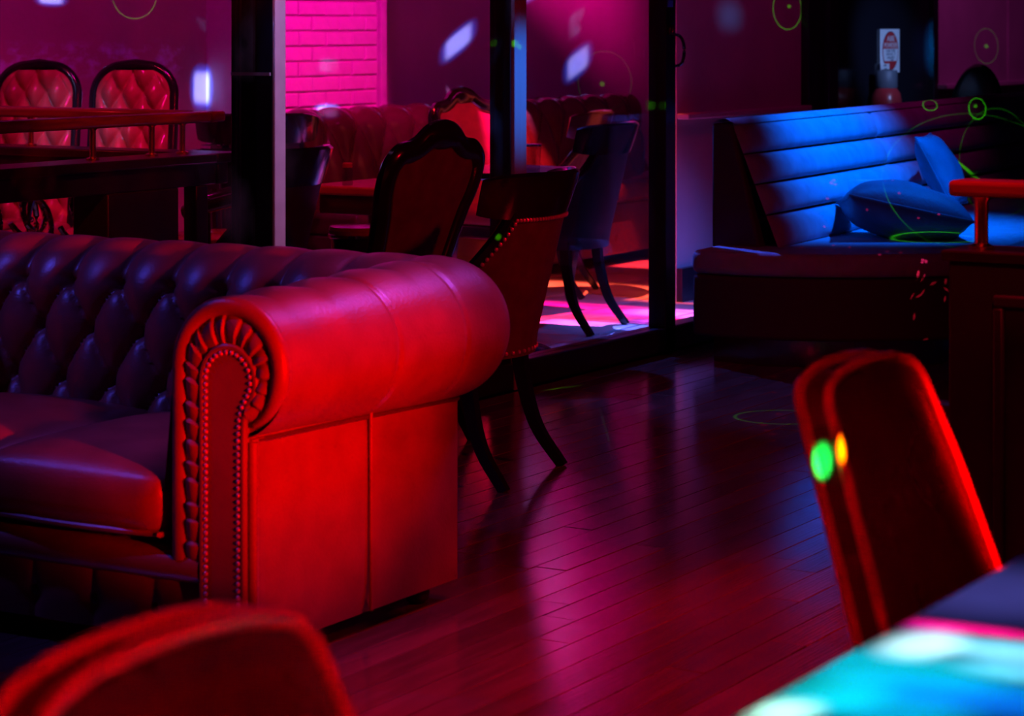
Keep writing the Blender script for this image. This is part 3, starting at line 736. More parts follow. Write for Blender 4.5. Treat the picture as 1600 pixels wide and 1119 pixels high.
# scroll front: lip, ruched band, keyhole plate and nailheads
def hook(cx, cz, r, xl, zb, a_end, n=34, nl=16):
    pts = [(xl, lerp(zb, cz, i / nl)) for i in range(nl)]
    for i in range(n + 1):
        g = lerp(PI, a_end, i / n); pts.append((cx + r * math.cos(g), cz + r * math.sin(g)))
    return pts
def scroll(xc, sg, nails):
    T = lambda px, pz, y: (xc + sg * px, y, pz)
    lip = hook(0, CZ, 0.1265, -0.1265, 0.222, -R(62))
    rr = [.0205] * len(lip)
    for i in range(6): rr[-1 - i] = .0205 * (0.35 + 0.65 * i / 6)
    SB().tube([T(a, b, YF + .004) for a, b in lip], rr, 12, up=(0, 1, 0)).build('scroll_lip', 'leather', sofa)
    NL, NA = 120, 180
    po = hook(0, CZ, .117, -.117, .225, -R(66), NA, NL); pi_ = hook(.004, .600, .062, -.058, .225, -R(48), NA, NL)
    NB = len(po)
    mb = SB()
    def fn(i, j):
        t = j / 8; px_, pz_ = lerp(po[i][0], pi_[i][0], t), lerp(po[i][1], pi_[i][1], t)
        ph = (i / NL * 9.5 if i < NL else 9.5 + (i - NL) / NA * 12.5) + 0.10 * math.sin(i * .21)
        fr = ph % 1.0
        pl = (fr ** 0.7) * (1 - sstep(.84, 1.0, fr))
        b = math.sin(PI * t) * .010 + pl * .010 * (0.35 + .65 * math.sin(PI * t))
        return T(px_, pz_, YF + .000 - b)
    mb.grid(fn, NB, 9)
    mb.build('ruched_band', 'ruched', sofa, angle=50)
    # keyhole plate
    key = [(-.064, .045)] + [(-.064, lerp(.06, .600, i / 8)) for i in range(9)]
    for i in range(1, 31):
        g = lerp(PI, -R(40), i / 30); key.append((.004 + .068 * math.cos(g), .600 + .068 * math.sin(g)))
    key += [(.046, .540), (.042, .515), (.041, .47), (.041, .3), (.041, .06), (.041, .045)]
    pl = SB().prism(key, lambda a, b, d: T(a, b, d), YF + .02, YF - .012).build('scroll_plate', 'leather', sofa, bevel=.006, seg=3, angle=35)
    # bead round the plate
    SB().tube([T(a, b, YF - .008) for a, b in key[1:-1]], .0075, 8, up=(0, 1, 0)).build('plate_bead', 'leather', sofa)
    cap = [(.136 * math.cos(R(g_)), CZ + .136 * math.sin(R(g_))) for g_ in range(-80, 181, 10)]
    cap += [(-.136, .045), (.050, .045), (.050, .48)]
    SB().prism(cap, lambda a, b, d: T(a, b, d), YF + .008, YF + .05).build('scroll_back', 'leather', sofa, smooth=False)
    if nails:
        line = [(-.0530, lerp(.05, .600, i / 60)) for i in range(61)]
        for i in range(1, 60):
            g = lerp(PI, -R(38), i / 60); line.append((.004 + .057 * math.cos(g), .600 + .057 * math.sin(g)))
        line += [(.038, .545), (.032, .522), (.030, .495)] + [(.030, lerp(.47, .05, i / 40)) for i in range(41)]
        nm = MB().lathe([(.0001, -.002), (.0056, -.001), (.0045, .0022), (.002, .0036), (.0001, .0038)], 8).mesh('nailhead', 'brass_nail')
        nm.polygons.foreach_set('use_smooth', [True] * len(nm.polygons))
        acc = 0; last = Vector(line[0]); nxt = 0
        for q in line:
            q = Vector(q); seg = (q - last).length
            while seg > 1e-9 and acc + seg >= nxt:
                f = (nxt - acc) / seg; p = last.lerp(q, f); nxt += .0138
                t = T(p.x, p.y, YF - .0125)
                share(nm, 'nailhead', pl, (t[0] - SX, t[1] - SY, t[2]), (PI / 2, 0, 0))
            acc += seg; last = q
scroll(XR, 1, True)
scroll(XL, -1, False)

# seat cushions, front rail, feet
for x0, x1 in ((-3.72, -3.203), (-4.285, -3.725)):
    c = weld(puff_box(x0 - SX, x1 - SX, 3.925 - SY, 4.60 - SY, .262, .392, .042, .040, n=22, side=.012).build('seat_cushion', 'leather', sofa))
    zt, zb = .360, .285
    for z in (.268,):
        pth = [(x0 + .03, 3.935, z), (lerp(x0, x1, .5), 3.918, z), (x1 - .03, 3.935, z), (x1 - .005, 3.965, z), (x1 + .002, 4.3, z)]
        MB().tube([(a - SX, b - SY, cc) for a, b, cc in spline(pth, 6)], .0065, 8).build('piping', 'leather', c)
mb = SB()
def fn(i, j):                             # padded upper strip of the front rail
    g = lerp(-PI * .55, PI * .75, j / 12); x = lerp(XL + .06, -3.107, i / 60)
    return (x, 3.968 - .040 * math.cos(g), .205 + .036 * math.sin(g))
mb.grid(fn, 61, 13)
mb.build('front_rail', 'leather', sofa, angle=180)
SB().box(XL + .06, -3.105, 3.975, 4.6, .06, .255).build('seat_base', 'leather_dark', sofa, bevel=.005)
mb = SB()
def fn(i, j):                             # pleated lower front with a button in each pleat
    x = lerp(XL + .06, -3.107, i / 200); z = lerp(.05, .178, j / 14)
    p = (x + 3.245) / .165
    k = abs(math.sin(PI * p)) ** .35
    d2 = ((p - round(p)) * .165) ** 2 + (z - .105) ** 2
    return (x, 3.962 - .016 * k * (0.6 + .4 * math.sin(PI * j / 14)) + .012 * math.exp(-d2 / .0004), z)
mb.grid(fn, 201, 15)
fp = mb.build('front_panel', 'leather', sofa, angle=180)
for k in range(-7, 1):
    o = share(bm_, 'button', fp, (-3.245 + k * .165 - SX, 3.966 - SY, .105), (PI / 2, 0, 0))
for x_, y_ in ((-3.05, 4.03), (-3.05, 4.66), (-4.44, 4.03), (-4.44, 4.66)):
    SB().lathe([(.018, 0), (.026, .008), (.030, .025), (.022, .045), (.022, .06)], 14, (x_, y_, 0)).build('foot', 'foot_wood', sofa)

# ================================================================== gondola chairs (curved crest rail, nailed back, sabre legs)
# local frame: the chair faces -x, its back bulges towards +x
def sabre(pts, w0, w1, mb):
    P = spline(pts, 7); n = len(P)
    mb.tube(P, [lerp(w0, w1, i / (n - 1)) for i in range(n)], 4, up=(0, 1, 0))
    return mb
def gondola(label, loc, rot, cloth='chair_cloth', nails=False, group='curved-back chairs with black crest rails'):
    t = thing('gondola_chair', label, 'chair', loc, rot, group)
    B, D = 0.262, 0.20                    # half width and depth of the curved back
    def pt(th, z, off=0.0):
        k = (z - .40) / .50               # 0 at the seat, 1 at the crest
        cx = 0.055 + 0.085 * max(0, k) ** 1.3
        b = lerp(0.225, B, sstep(0, 1, k)) + off; d = lerp(.16, D, k) + off
        return (cx + d * math.cos(th), b * math.sin(th), z)
    def edge(k): return R(122) - R(78) * sstep(-.15, .85, k)       # how far the back wraps forward at each height
    for nm, off, mt in (('back_upholstery', .012, cloth), ('inner_back', -.014, cloth)):
        mb = MB()
        def fn(i, j):
            k = i / 18; z = lerp(.36, .79, k); e = edge(max(0, (z - .40) / .5)) - .02
            return pt(lerp(-e, e, j / 36), z, off + (.006 * math.sin(PI * k)))
        mb.grid(fn, 19, 37)
        o = mb.build(nm, mt, t, angle=180)
        if nm == 'back_upholstery': up = o
    # crest rail: curved board
    mb = MB()
    sec = [(-.016, .772), (.018, .768), (.021, .80), (.025, .86), (.024, .892), (.010, .902), (-.010, .898), (-.018, .88)]
    def fn(i, j):
        th = lerp(-R(74), R(74), i / 40); o_, z = sec[j]
        f = 1 - abs(2 * i / 40 - 1) ** 6 * .25
        return pt(th, lerp(.83, z, f), o_)
    mb.grid(fn, 41, len(sec), cv=True)
    k0 = 0; m_ = len(sec)
    mb.f.append(tuple(range(m_))); mb.f.append(tuple(40 * m_ + i for i in reversed(range(m_))))
    mb.build('crest_rail', 'ebony', t, angle=50)
    for sg in (-1, 1):
        P = []
        for i in range(20):
            z = lerp(.79, .40, i / 19); P.append(pt(sg * edge((z - .40) / .5), z))
        P += [(-.14, sg * .235, .385), (-.22, sg * .235, .38)]
        mb = MB().tube(P, .020, 8)
        mb.build('side_trim', 'ebony', t)
    # seat
    mb = MB()
    ring = []
    for i in range(36):
        g = 2 * PI * i / 36; c, s = math.cos(g), math.sin(g)
        ring.append((-.04 + .215 * math.copysign(abs(c) ** .7, c), .235 * math.copysign(abs(s) ** .6, s)))
    mb.prism(ring, lambda a, b, d: (a, b, d), .36, .41).build('seat_rail', 'ebony', t, bevel=.008)
    mb = MB()
    mb.grid(lambda i, j: (ring[j][0] * (1 - i / 8) + (-.04) * (i / 8), ring[j][1] * (1 - i / 8), .41 + .055 * (1 - (1 - i / 8) ** 3)), 9, 36, cv=True)
    mb.build('seat', cloth, t, angle=180)
    for sg in (-1, 1):
        sabre([(.115, sg * .19, .40), (.125, sg * .20, .27), (.165, sg * .212, .12), (.245, sg * .225, .0)], .030, .019, MB()).build('leg', 'ebony', t)
        sabre([(-.19, sg * .19, .39), (-.20, sg * .20, .25), (-.215, sg * .21, .10), (-.25, sg * .215, .0)], .028, .018, MB()).build('leg', 'ebony', t)
    if nails:
        nm = MB().lathe([(.0001, -.002), (.0065, -.001), (.005, .003), (.0001, .0045)], 8).mesh('nailhead', 'brass_nail')
        def put(p, q):
            o = share(nm, 'nailhead', up, p); d = Vector(p) - Vector((0.06, 0, p[2]))
            o.rotation_euler = d.to_track_quat('Z', 'Y').to_euler()
        for sg in (-1, 1):
            for i in range(26):
                z = lerp(.755, .40, i / 25); put(pt(sg * (edge((z - .40) / .5) - .09), z, .020), 0)
        for i in range(31): put(pt(lerp(-R(42), R(42), i / 30), .765, .020), 0)
        for i in range(31): put(pt(lerp(-R(110), R(110), i / 30), .375, .014), 0)
    return t

chA = gondola('dark curved-back chair with studded back standing right behind the rolled sofa arm', (-3.832, 6.075, 0), 8.4, nails=True)
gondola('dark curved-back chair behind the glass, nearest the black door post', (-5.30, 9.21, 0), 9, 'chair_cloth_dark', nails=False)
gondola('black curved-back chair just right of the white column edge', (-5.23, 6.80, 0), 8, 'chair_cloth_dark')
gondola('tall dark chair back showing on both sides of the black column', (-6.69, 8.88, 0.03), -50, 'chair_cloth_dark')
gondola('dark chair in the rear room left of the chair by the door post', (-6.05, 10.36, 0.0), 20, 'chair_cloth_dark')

# ================================================================== carved chairs (shaped wooden frame round an upholstered back)
def carved(label, loc, rot, cloth):
    t = thing('carved_chair', label, 'chair', loc, rot, 'carved wooden frame chairs')
    half = [(.0, .985), (.055, .978), (.10, .950), (.14, .935), (.185, .928), (.215, .90), (.224, .86), (.218, .80), (.20, .74), (.185, .64), (.175, .55), (.165, .47)]
    half = [(p.x, p.y) for p in spline([(a, b, 0) for a, b in half], 4)]
    out = [(-a, b) for a, b in reversed(half)] + half[1:]
    rk = lambda z: 0.05 + .33 * (z - .42)
    P = [(rk(b), a, b) for a, b in out]
    wd = []
    for a, b in out: wd.append(.035 + .012 * math.exp(-(a / .06) ** 2) * (1 if b > .85 else 0))
    MB().tube(P, wd, 10, squash=.8, up=(1, 0, 0)).build('back_frame', 'ebony', t)
    for sg in (-1, 1):                   # carved curl at the shoulder
        MB().tube(spline([(rk(.96) + .012, sg * .03, .997), (rk(.96) + .02, sg * .075, .982), (rk(.93) + .02, sg * .12, .947), (rk(.92) + .012, sg * .17, .938)], 6), .012, 8).build('carving', 'ebony', t)
    inner = [(a * .93, lerp(.72, b, .95)) for a, b in out]
    for nm, dx, sg in (('back_panel', .012, 1), ('front_panel', -.012, -1)):
        mb = MB(); n = len(inner); ca, cb = 0, .73
        mb.grid(lambda i, j: (rk(lerp(inner[j][1], cb, i / 6)) + dx + sg * .016 * (1 - (1 - i / 6) ** 2), lerp(inner[j][0], ca, i / 6), lerp(inner[j][1], cb, i / 6)), 7, n, cv=True)
        mb.build(nm, cloth, t, angle=180)
    weld(puff_box(-.30, .12, -.24, .24, .40, .47, .03, .025).build('seat', cloth, t))
    MB().box(-.29, .12, -.235, .235, .34, .40).build('seat_rail', 'ebony', t, bevel=.012)
    for sg in (-1, 1):
        sabre([(.10, sg * .20, .40), (.11, sg * .205, .25), (.15, sg * .21, .10), (.20, sg * .215, 0)], .030, .018, MB()).build('leg', 'ebony', t)
        sabre([(-.26, sg * .21, .40), (-.275, sg * .22, .28), (-.255, sg * .21, .10), (-.275, sg * .215, 0)], .034, .017, MB()).build('leg', 'ebony', t)
    return t
carved('carved black frame chair with plain maroon back behind the sofa', (-4.30, 6.37, 0), -4, 'chair_cloth')
carved('carved frame chair with bright red upholstery facing us beside the far black pillar', (-5.92, 9.74, 0), 170, 'red_cloth')

# ================================================================== tufted chairs at far left
def tufted(label, loc, rot):
    t = thing('tufted_chair', label, 'chair', loc, rot, 'pair of red tufted chairs')
    W2, Z0, Z1 = 0.168, .48, 1.15
    arch = [(-W2 - .01, Z0)] + [(-W2, lerp(Z0, Z1 - .12, i / 6)) for i in range(1, 7)]
    for i in range(1, 12):
        g = lerp(PI, PI / 2, i / 12); arch.append((-W2 + .12 + .12 * math.cos(g), Z1 - .12 + .12 * math.sin(g)))
    arch += [(0, Z1 + .008)]
    arch = arch + [(-a, b) for a, b in reversed(arch[:-1])]
    rk = lambda z: .16 * (z - .45)
    MB().tube([(rk(b), a, b) for a, b in arch], .024, 10, up=(1, 0, 0)).build('back_frame', 'black_gloss', t)
    mb = MB()
    def fn(i, j):
        v = i / 70; z = lerp(Z0, Z1 - .015, v)
        w = W2 - .01
        if z > Z1 - .12: w = W2 - .12 + math.sqrt(max(0, .11 ** 2 - (z - (Z1 - .12)) ** 2))
        u = lerp(-1, 1, j / 60); y = u * w
        p = y / .095; q = z / .16
        k = (abs(math.sin(PI * (p - q))) * abs(math.sin(PI * (p + q)))) ** .45
        e = (1 - abs(u) ** 6)
        return (rk(z) - .02 - .050 * k * e, y, z)
    mb.grid(fn, 71, 61)
    mb.build('tufted_panel', 'red_leather', t, angle=180)
    MB().prism([(a * .96, lerp(.8, b, .98)) for a, b in arch], lambda a, b, d: (rk(b) + d, a, b), 0.0, .02).build('back_board', 'black_gloss', t, smooth=False)
    weld(puff_box(-.36, .04, -.18, .18, .42, .50, .03, .03).build('seat', 'red_leather', t))
    for sg in (-1, 1):
        sabre([(.03, sg * .15, .46), (.04, sg * .15, .3), (.06, sg * .155, .12), (.10, sg * .16, 0)], .026, .018, MB()).build('leg', 'black_gloss', t)
        sabre([(-.32, sg * .15, .43), (-.325, sg * .15, .3), (-.33, sg * .155, .12), (-.34, sg * .16, 0)], .026, .016, MB()).build('leg', 'black_gloss', t)
    return t
tA = tufted('red tufted chair with black rounded frame at the left edge of the picture', (-6.90, 7.62, 0), 114)
tB = dup(tA, 'red tufted chair with black rounded frame above the end of the wooden handrail', (-6.53, 7.80, 0), 114)

# ================================================================== L-shaped counter with handrail, left
def rail_posts(t, pts, m='brass'):
    for x_, y_ in pts:
        MB().lathe([(.024, .85), (.024, .857), (.0115, .862), (.0115, .955), (.018, .962)], 14, (x_, y_, 0)).build('rail_post', m, t)
ct = thing('rail_counter', 'black angled counter topped by a wooden handrail on slim metal posts at left', 'counter')
MB().box(-5.72, -5.52, 5.2, 7.10, .815, .85).build('counter_top', 'counter_black', ct, bevel=.006)
MB().box(-6.9, -5.52, 7.10, 7.26, .815, .85).build('counter_top', 'counter_black', ct, bevel=.006)
MB().box(-5.60, -5.545, 5.2, 7.12, .735, .815).build('apron', 'counter_black', ct, bevel=.004)
MB().box(-6.9, -5.55, 7.14, 7.20, .735, .815).build('apron', 'counter_black', ct, bevel=.004)
MB().box(-5.70, -5.54, 6.51, 6.90, 0, .735).build('end_panel', 'counter_black', ct, bevel=.006)
MB().box(-5.60, -5.54, 7.00, 7.07, 0, .735).build('support_post', 'counter_black', ct, bevel=.005)
MB().box(-6.85, -6.75, 7.14, 7.20, 0, .735).build('support_post', 'counter_black', ct, bevel=.005)
MB().box(-5.66, -5.575, 5.2, 7.14, .962, 1.003).build('handrail', 'mahogany', ct, bevel=.012, seg=3)
MB().box(-6.9, -5.575, 7.14, 7.225, .962, 1.003).build('handrail', 'mahogany', ct, bevel=.012, seg=3)
rail_posts(ct, [(-5.617, 6.52), (-5.617, 6.84), (-5.617, 7.015), (-5.617, 5.9), (-6.5, 7.18)])

# ================================================================== partition with handrail, right
pt_ = thing('rail_partition', 'dark panelled low partition with red-lit wooden handrail at right', 'partition')
PX, PY = -1.83, 4.82
MB().box(PX, 0.6, PY, PY + .14, 0, .83).build('partition_body', 'cabinet_blue', pt_, bevel=.004)
MB().box(PX - .012, 0.6, PY - .014, PY + .155, .83, .852).build('ledge', 'counter_black', pt_, bevel=.004)
for i in range(3):
    x0 = PX + .10 + i * .62; x1 = x0 + .50
    for (a, b, c_, d) in ((x0, x1, .74, .765), (x0, x1, .10, .125), (x0, x0 + .025, .125, .74), (x1 - .025, x1, .125, .74)):
        MB().box(a, b, PY - .016, PY + .01, c_, d).build('panel_moulding', 'cabinet_blue', pt_, bevel=.006)
    MB().box(x0 + .025, x1 - .025, PY - .004, PY + .01, .125, .74).build('inset_panel', 'cabinet_blue', pt_, smooth=False)
MB().box(PX - .01, 0.6, PY + .02, PY + .115, .962, .996).build('handrail', 'mahogany', pt_, bevel=.010, seg=3)
for x_ in (PX + .05, PX + .75, PX + 1.45):
    MB().lathe([(.026, .852), (.026, .858), (.0145, .864), (.0145, .950), (.022, .963)], 16, (x_, PY + .06, 0)).build('rail_post', 'brass', pt_)

# ================================================================== channel-back banquette
bq = thing('channel_banquette', 'blue-lit velvet banquette with horizontal channel back and deep curved end', 'banquette', (-4.0, 10.5, 0), 4)
BX, BY = -4.0, 10.5
_pv = Vector((-4.3, 8.8, 0)); bq.location = _pv + Matrix.Rotation(R(4), 3, 'Z') @ (Vector((BX, BY, 0)) - _pv)
class BB(MB):
    def build(s, *a, **k):
        s.v = [(x - BX, y - BY, z) for x, y, z in s.v]; return MB.build(s, *a, **k)
Y0, Y1, Y2 = 8.80, 10.45, 13.6
zs = [.435, .565, .685, .805, .93]
def face_x(z): return -4.215 + (.93 - z) * .40 - .02
for (a, b) in ((Y0, Y1), (Y1, Y2)):
    for c_ in range(4):
        z0, z1 = zs[c_], zs[c_ + 1]
        mb = BB(); NY = 24; r = .030
        def fn(i, j, a=a, b=b, z0=z0, z1=z1):
            t = lerp(-1, 1, j / 14); z = lerp(z0 + .003, z1 - .003, (t + 1) / 2)
            ends = [0, .004, .012, .025, .045]
            ys = [a + e for e in ends] + [lerp(a + .045, b - .045, k / (NY - 9)) for k in range(1, NY - 9)] + [b - e for e in reversed(ends)]
            y = ys[i]; de = min(y - a, b - y)
            k = 1 - max(0, 1 - de / .045) ** 2.2
            bul = .038 * (1 - abs(t) ** 2.6) ** .6 * k
            return (face_x(z) - .02 + bul, y, z)
        mb.grid(fn, NY, 15)
        mb.build('channel_cushion', 'velvet', bq, angle=180)
mb = BB()                                 # back carcass: raked slab
def xk(z): return face_x(z) - .015
mb.hexa([(-4.335, Y0 - .02, .10), (xk(.42), Y0 - .02, .10), (xk(.42), Y2, .10), (-4.335, Y2, .10), (-4.335, Y0 - .02, .928), (xk(.93), Y0 - .02, .928), (xk(.93), Y2, .928), (-4.335, Y2, .928)])
mb.build('back_frame', 'velvet_side', bq, bevel=.012)
mb = BB()
mb.grid(lambda i, j: (lerp(-4.335, face_x(.93) + .004, j / 8), lerp(Y0 - .02, Y2, i / 30), .925 + .022 * math.sin(PI * j / 8)), 31, 9)
mb.build('top_roll', 'velvet', bq, angle=180)
# seat with bowed end towards the camera
XA, XB_ = -4.33, -3.36
def plan(in_=0.0):
    pts = []
    for i in range(25):
        t = i / 24; x_ = lerp(XA + in_, XB_ - in_, t)
        y_ = 8.60 + in_ - .05 - .15 * math.sin(PI * min(1, t * 1.0)) ** .8 + .32 * t
        pts.append((x_, y_))
    pts += [(XB_ - in_, 9.6), (XB_ - in_, Y2), (XA + in_, Y2)]
    return pts
BB().prism(plan(.006), lambda a, b, d: (a, b, d), .105, .345).build('seat_skirt', 'velvet_side', bq, bevel=.015, seg=3)
BB().prism(plan(0), lambda a, b, d: (a, b, d), .348, .44).build('seat_cushion', 'velvet', bq, bevel=.03, seg=4)
BB().prism(plan(.07), lambda a, b, d: (a, b, d), 0.0, .105).build('kick_plate', 'dark_mirror', bq, bevel=.004)

# ================================================================== cushions on the banquette
def cushion(label, loc, rot, w, h, th, m='pillow_cloth'):
    t = thing('scatter_cushion', label, 'cushion', loc, 0)
    t.rotation_euler = [R(a) for a in rot]
    mb = MB(); N = 26
    for sg in (-1, 1):
        def fn(i, j, sg=sg):
            u, v = lerp(-1, 1, i / N), lerp(-1, 1, j / N)
            pin = 1 - .10 * (1 - abs(u) ** 2) * abs(v) ** 4 - .10 * (1 - abs(v) ** 2) * abs(u) ** 4
            k = max(0, (1 - abs(u) ** 2.6)) ** .55 * max(0, (1 - abs(v) ** 2.6)) ** .55
            wr = 1 + .05 * math.sin(7 * u + 3 * v) * math.sin(4 * v)
            return (u * w / 2 * (1 - .07 * (1 - abs(v)) ** 2 * 0) * (1 - .06 * (1 - v * v) * abs(u) ** 3), v * h / 2 * (1 - .06 * (1 - u * u) * abs(v) ** 3), sg * th / 2 * k * wr)
        mb.grid(fn, N + 1, N + 1)
    c = weld(mb.build('cushion_body', m, t, recalc=False))
    pth = []
    for i in range(64):
        g = 2 * PI * i / 64; c_, s_ = math.cos(g), math.sin(g)
        m_ = max(abs(c_), abs(s_)); u, v = c_ / m_, s_ / m_
        pth.append((u * w / 2 * (1 - .06 * (1 - v * v)), v * h / 2 * (1 - .06 * (1 - u * u)), 0))
    MB().tube(pth, .005, 6, closed=True).build('piping', m, t)
    return t
cushion('plump dark blue cushion lying flat on the banquette seat', (-3.80, 9.50, .545), (-8, 12, 28), .52, .50, .24)
c2 = cushion('smaller navy cushion propped upright behind the flat one on the banquette', (-4.02, 10.50, .66), (0, 62, 12), .36, .42, .15)
MB().box(-.02, .0, -.012, .012, -.004, .004).build('zip_pull', 'chrome', c2, bevel=.002)

# ================================================================== black round-backed chair behind the banquette
rc = thing('balloon_chair', 'black leather chair with rounded glossy back behind the banquette', 'chair', (-4.93, 13.22, 0), 80)
mb = MB()
for sg in (-1, 1):
    def fn(i, j, sg=sg):
        r_ = i / 12; g = 2 * PI * j / 40
        yy, zz = .18 * r_ * math.cos(g), .30 * r_ * math.sin(g)
        return (.14 + sg * .055 * math.sqrt(max(0, 1 - r_ ** 4)) + .12 * zz, yy, .80 + zz)
    mb.grid(fn, 13, 40, cv=True)
weld(mb.build('rounded_back', 'charcoal_leather', rc, recalc=False))
weld(puff_box(-.30, .16, -.20, .20, .38, .48, .03, .04).build('seat', 'charcoal_leather', rc))
for a, b in ((-.25, -.16), (-.25, .16), (.12, -.16), (.12, .16)):
    MB().tube([(a, b, .39), (a * 1.05, b * 1.05, .2), (a * 1.12, b * 1.1, 0)], [.02, .017, .012], 10).build('leg', 'ebony', rc)
for sg in (-1, 1):
    MB().tube([(.10, sg * .12, .42), (.12, sg * .12, .56)], .014, 8).build('back_bracket', 'ebony', rc)

# ================================================================== extinguisher and its sign
ex = thing('fire_extinguisher', 'dim red fire extinguisher hanging under its sign on the dark door panel', 'extinguisher', (-5.21, 12.76, .50))
MB().lathe([(.002, 0), (.075, .0), (.085, .015), (.085, .40), (.078, .44), (.055, .475), (.03, .49)], 28).build('cylinder', 'extinguisher_red', ex)
MB().lathe([(.058, .47), (.062, .475), (.062, .565), (.058, .57)], 24).build('collar', 'extinguisher_band', ex)
MB().box(-.012, .012, -.05, .05, .55, .575).build('lever', 'chrome', ex, bevel=.004)
MB().box(-.10, -.05, -.05, .05, .30, .34).build('wall_bracket', 'black_frame', ex, bevel=.003)
MB().lathe([(.001, 0), (.010, 0), (.010, .006), (.001, .006)], 10).build('gauge', 'chrome', ex).matrix_local = Matrix.Translation((.085, .01, .36)) @ Matrix.Rotation(PI / 2, 4, 'Y')
sg_ = thing('extinguisher_sign', 'white sign with red oval reading ABE POWDER on the dark door panel', 'sign', (-5.312, 13.06, 1.175))
def flat(poly, x_, name, m, th=.002):
    return MB().prism(poly, lambda a, b, d: (d, a, b), x_ - th, x_).build(name, m, sg_, smooth=False)
flat([(-.14, -.125), (.14, -.125), (.14, .125), (-.14, .125)], .003, 'sign_plate', 'sign_white', .006)
def oval(k, z0=-9, z1=9, n=64):
    P = []
    for i in range(n):
        g = 2 * PI * i / n; P.append((.118 * k * math.cos(g), max(z0, min(z1, .113 * k * math.sin(g)))))
    return P
flat(oval(1.0), .0042, 'oval_border', 'sign_ink'); flat(oval(.965), .0048, 'oval_field', 'sign_red')
flat(oval(.93, -.058, .012), .0054, 'oval_text_field', 'sign_white')
def text(body, y_, z_, size, m, x_=.0062, sx=1.0):
    cu = bpy.data.curves.new('lettering', 'FONT'); cu.body = body; cu.size = size; cu.align_x = 'CENTER'; cu.extrude = .0004; cu.resolution_u = 2
    tmp = bpy.data.objects.new('lettering', cu); COL.objects.link(tmp)
    dg = bpy.context.evaluated_depsgraph_get(); me = bpy.data.meshes.new_from_object(tmp.evaluated_get(dg))
    bpy.data.objects.remove(tmp); bpy.data.curves.remove(cu)
    me.materials.clear(); me.materials.append(MATS[m])
    o = bpy.data.objects.new('lettering', me); COL.objects.link(o); o.parent = sg_
    o.location = (x_, y_, z_); o.rotation_euler = (PI / 2, 0, PI / 2); o.scale = (sx, 1, 1)
    return o
text('ABE', 0, .056, .044, 'sign_white', sx=1.5); text('POWDER', 0, .018, .042, 'sign_white', sx=1.12)
text('FOR TYPE', 0, -.008, .022, 'sign_ink', sx=1.4); text('WOOD, T', 0, -.026, .020, 'sign_ink', sx=1.5); text('LIQUIDS', 0, -.044, .018, 'sign_ink', sx=1.6); text('FIRES', .02, -.056, .012, 'sign_ink', sx=1.8)
flat([(-.15, -.135), (-.03, -.135), (-.03, -.072), (-.15, -.072)], .010, 'small_tag', 'sign_white', .004)
flat([(-.12, -.085), (-.07, -.085), (-.08, -.078), (-.11, -.078)], .0108, 'tag_print', 'sign_ink')
text('ABE', -.09, -.108, .016, 'sign_ink', .0112, 1.5); text('TESTED', -.09, -.128, .014, 'sign_ink', .0112, 1.5)

# ================================================================== tufted banquette against the rear wall
tb = thing('tufted_banquette', 'glossy dark red tufted leather banquette against the rear wall', 'banquette')
def tfn(i, j):
    y_ = lerp(9.25, 12.9, i / 300); w = j / 44
    if w < .45:
        g = lerp(R(-10), R(190), w / .45); n, z = -.10 + .085 * math.cos(PI - g), .80 + .085 * math.sin(g)
        bx, bz = math.cos(PI - g), math.sin(g)
    else:
        z = lerp(.79, .44, (w - .45) / .55); n = -.015 + .10 * (w - .45); bx, bz = 1, .1
    p = y_ / .26 + .2; q = w * 2.2
    k = (abs(math.sin(PI * (p - q / 1.6))) * abs(math.sin(PI * (p + q / 1.6)))) ** .42
    return (-6.85 + n + bx * .04 * k, y_, z + bz * .04 * k)
MB().grid(tfn, 301, 45).build('tufted_back', 'oxblood_gloss', tb, angle=180)
MB().box(-7.06, -6.96, 9.25, 12.9, 0, .80).build('back_body', 'leather_dark', tb, bevel=.01)
MB().box(-6.99, -6.40, 9.25, 12.9, 0.06, .34).build('seat_base', 'leather_dark', tb, bevel=.01)
for y0, y1 in ((9.25, 9.93), (9.94, 11.4), (11.41, 12.9)):
    weld(puff_box(-6.97, -6.38, y0, y1, .34, .45, .03, .03).build('seat_cushion', 'oxblood_gloss', tb))

# ================================================================== small tables and glassware in the rear room
def ped_table(name, label, loc, r, h, top='mahogany', leg='black_gloss', square=None):
    t = thing(name, label, 'table', loc)
    if square:
        a, b = square
        MB().box(-a, a, -b, b, h - .035, h).build('table_top', top, t, bevel=.008)
        MB().box(-a + .04, a - .04, -b + .04, b - .04, h - .11, h - .035).build('apron', 'leather_dark', t, bevel=.004)
    else:
        MB().lathe([(.01, h - .03), (r - .02, h - .03), (r, h - .022), (r, h - .006), (r - .006, h), (.01, h)], 40).build('table_top', top, t)
    MB().lathe([(.04, .03), (.035, .08), (.03, h * .6), (.045, h - .04)], 18).build('column', leg, t)
    MB().lathe([(.20, 0), (.20, .012), (.17, .028), (.04, .05)], 30).build('base', leg, t)
    return t
ped_table('side_table', 'square table with red-lit top in front of the tufted banquette', (-5.38, 7.94, 0), .3, .70, 'red_cloth', square=(.18, .24))
ped_table('side_table', 'dark round table behind the glass beside the studded chair', (-5.10, 8.42, 0), .30, .74, 'black_gloss')
ped_table('side_table', 'dark round table beyond the end of the handrail', (-6.24, 8.10, 0), .17, .80, 'black_gloss')
ped_table('side_table', 'low table with red-lit top under the black counter', (-6.74, 6.86, 0), .3, .56, 'red_cloth', square=(.20, .26))

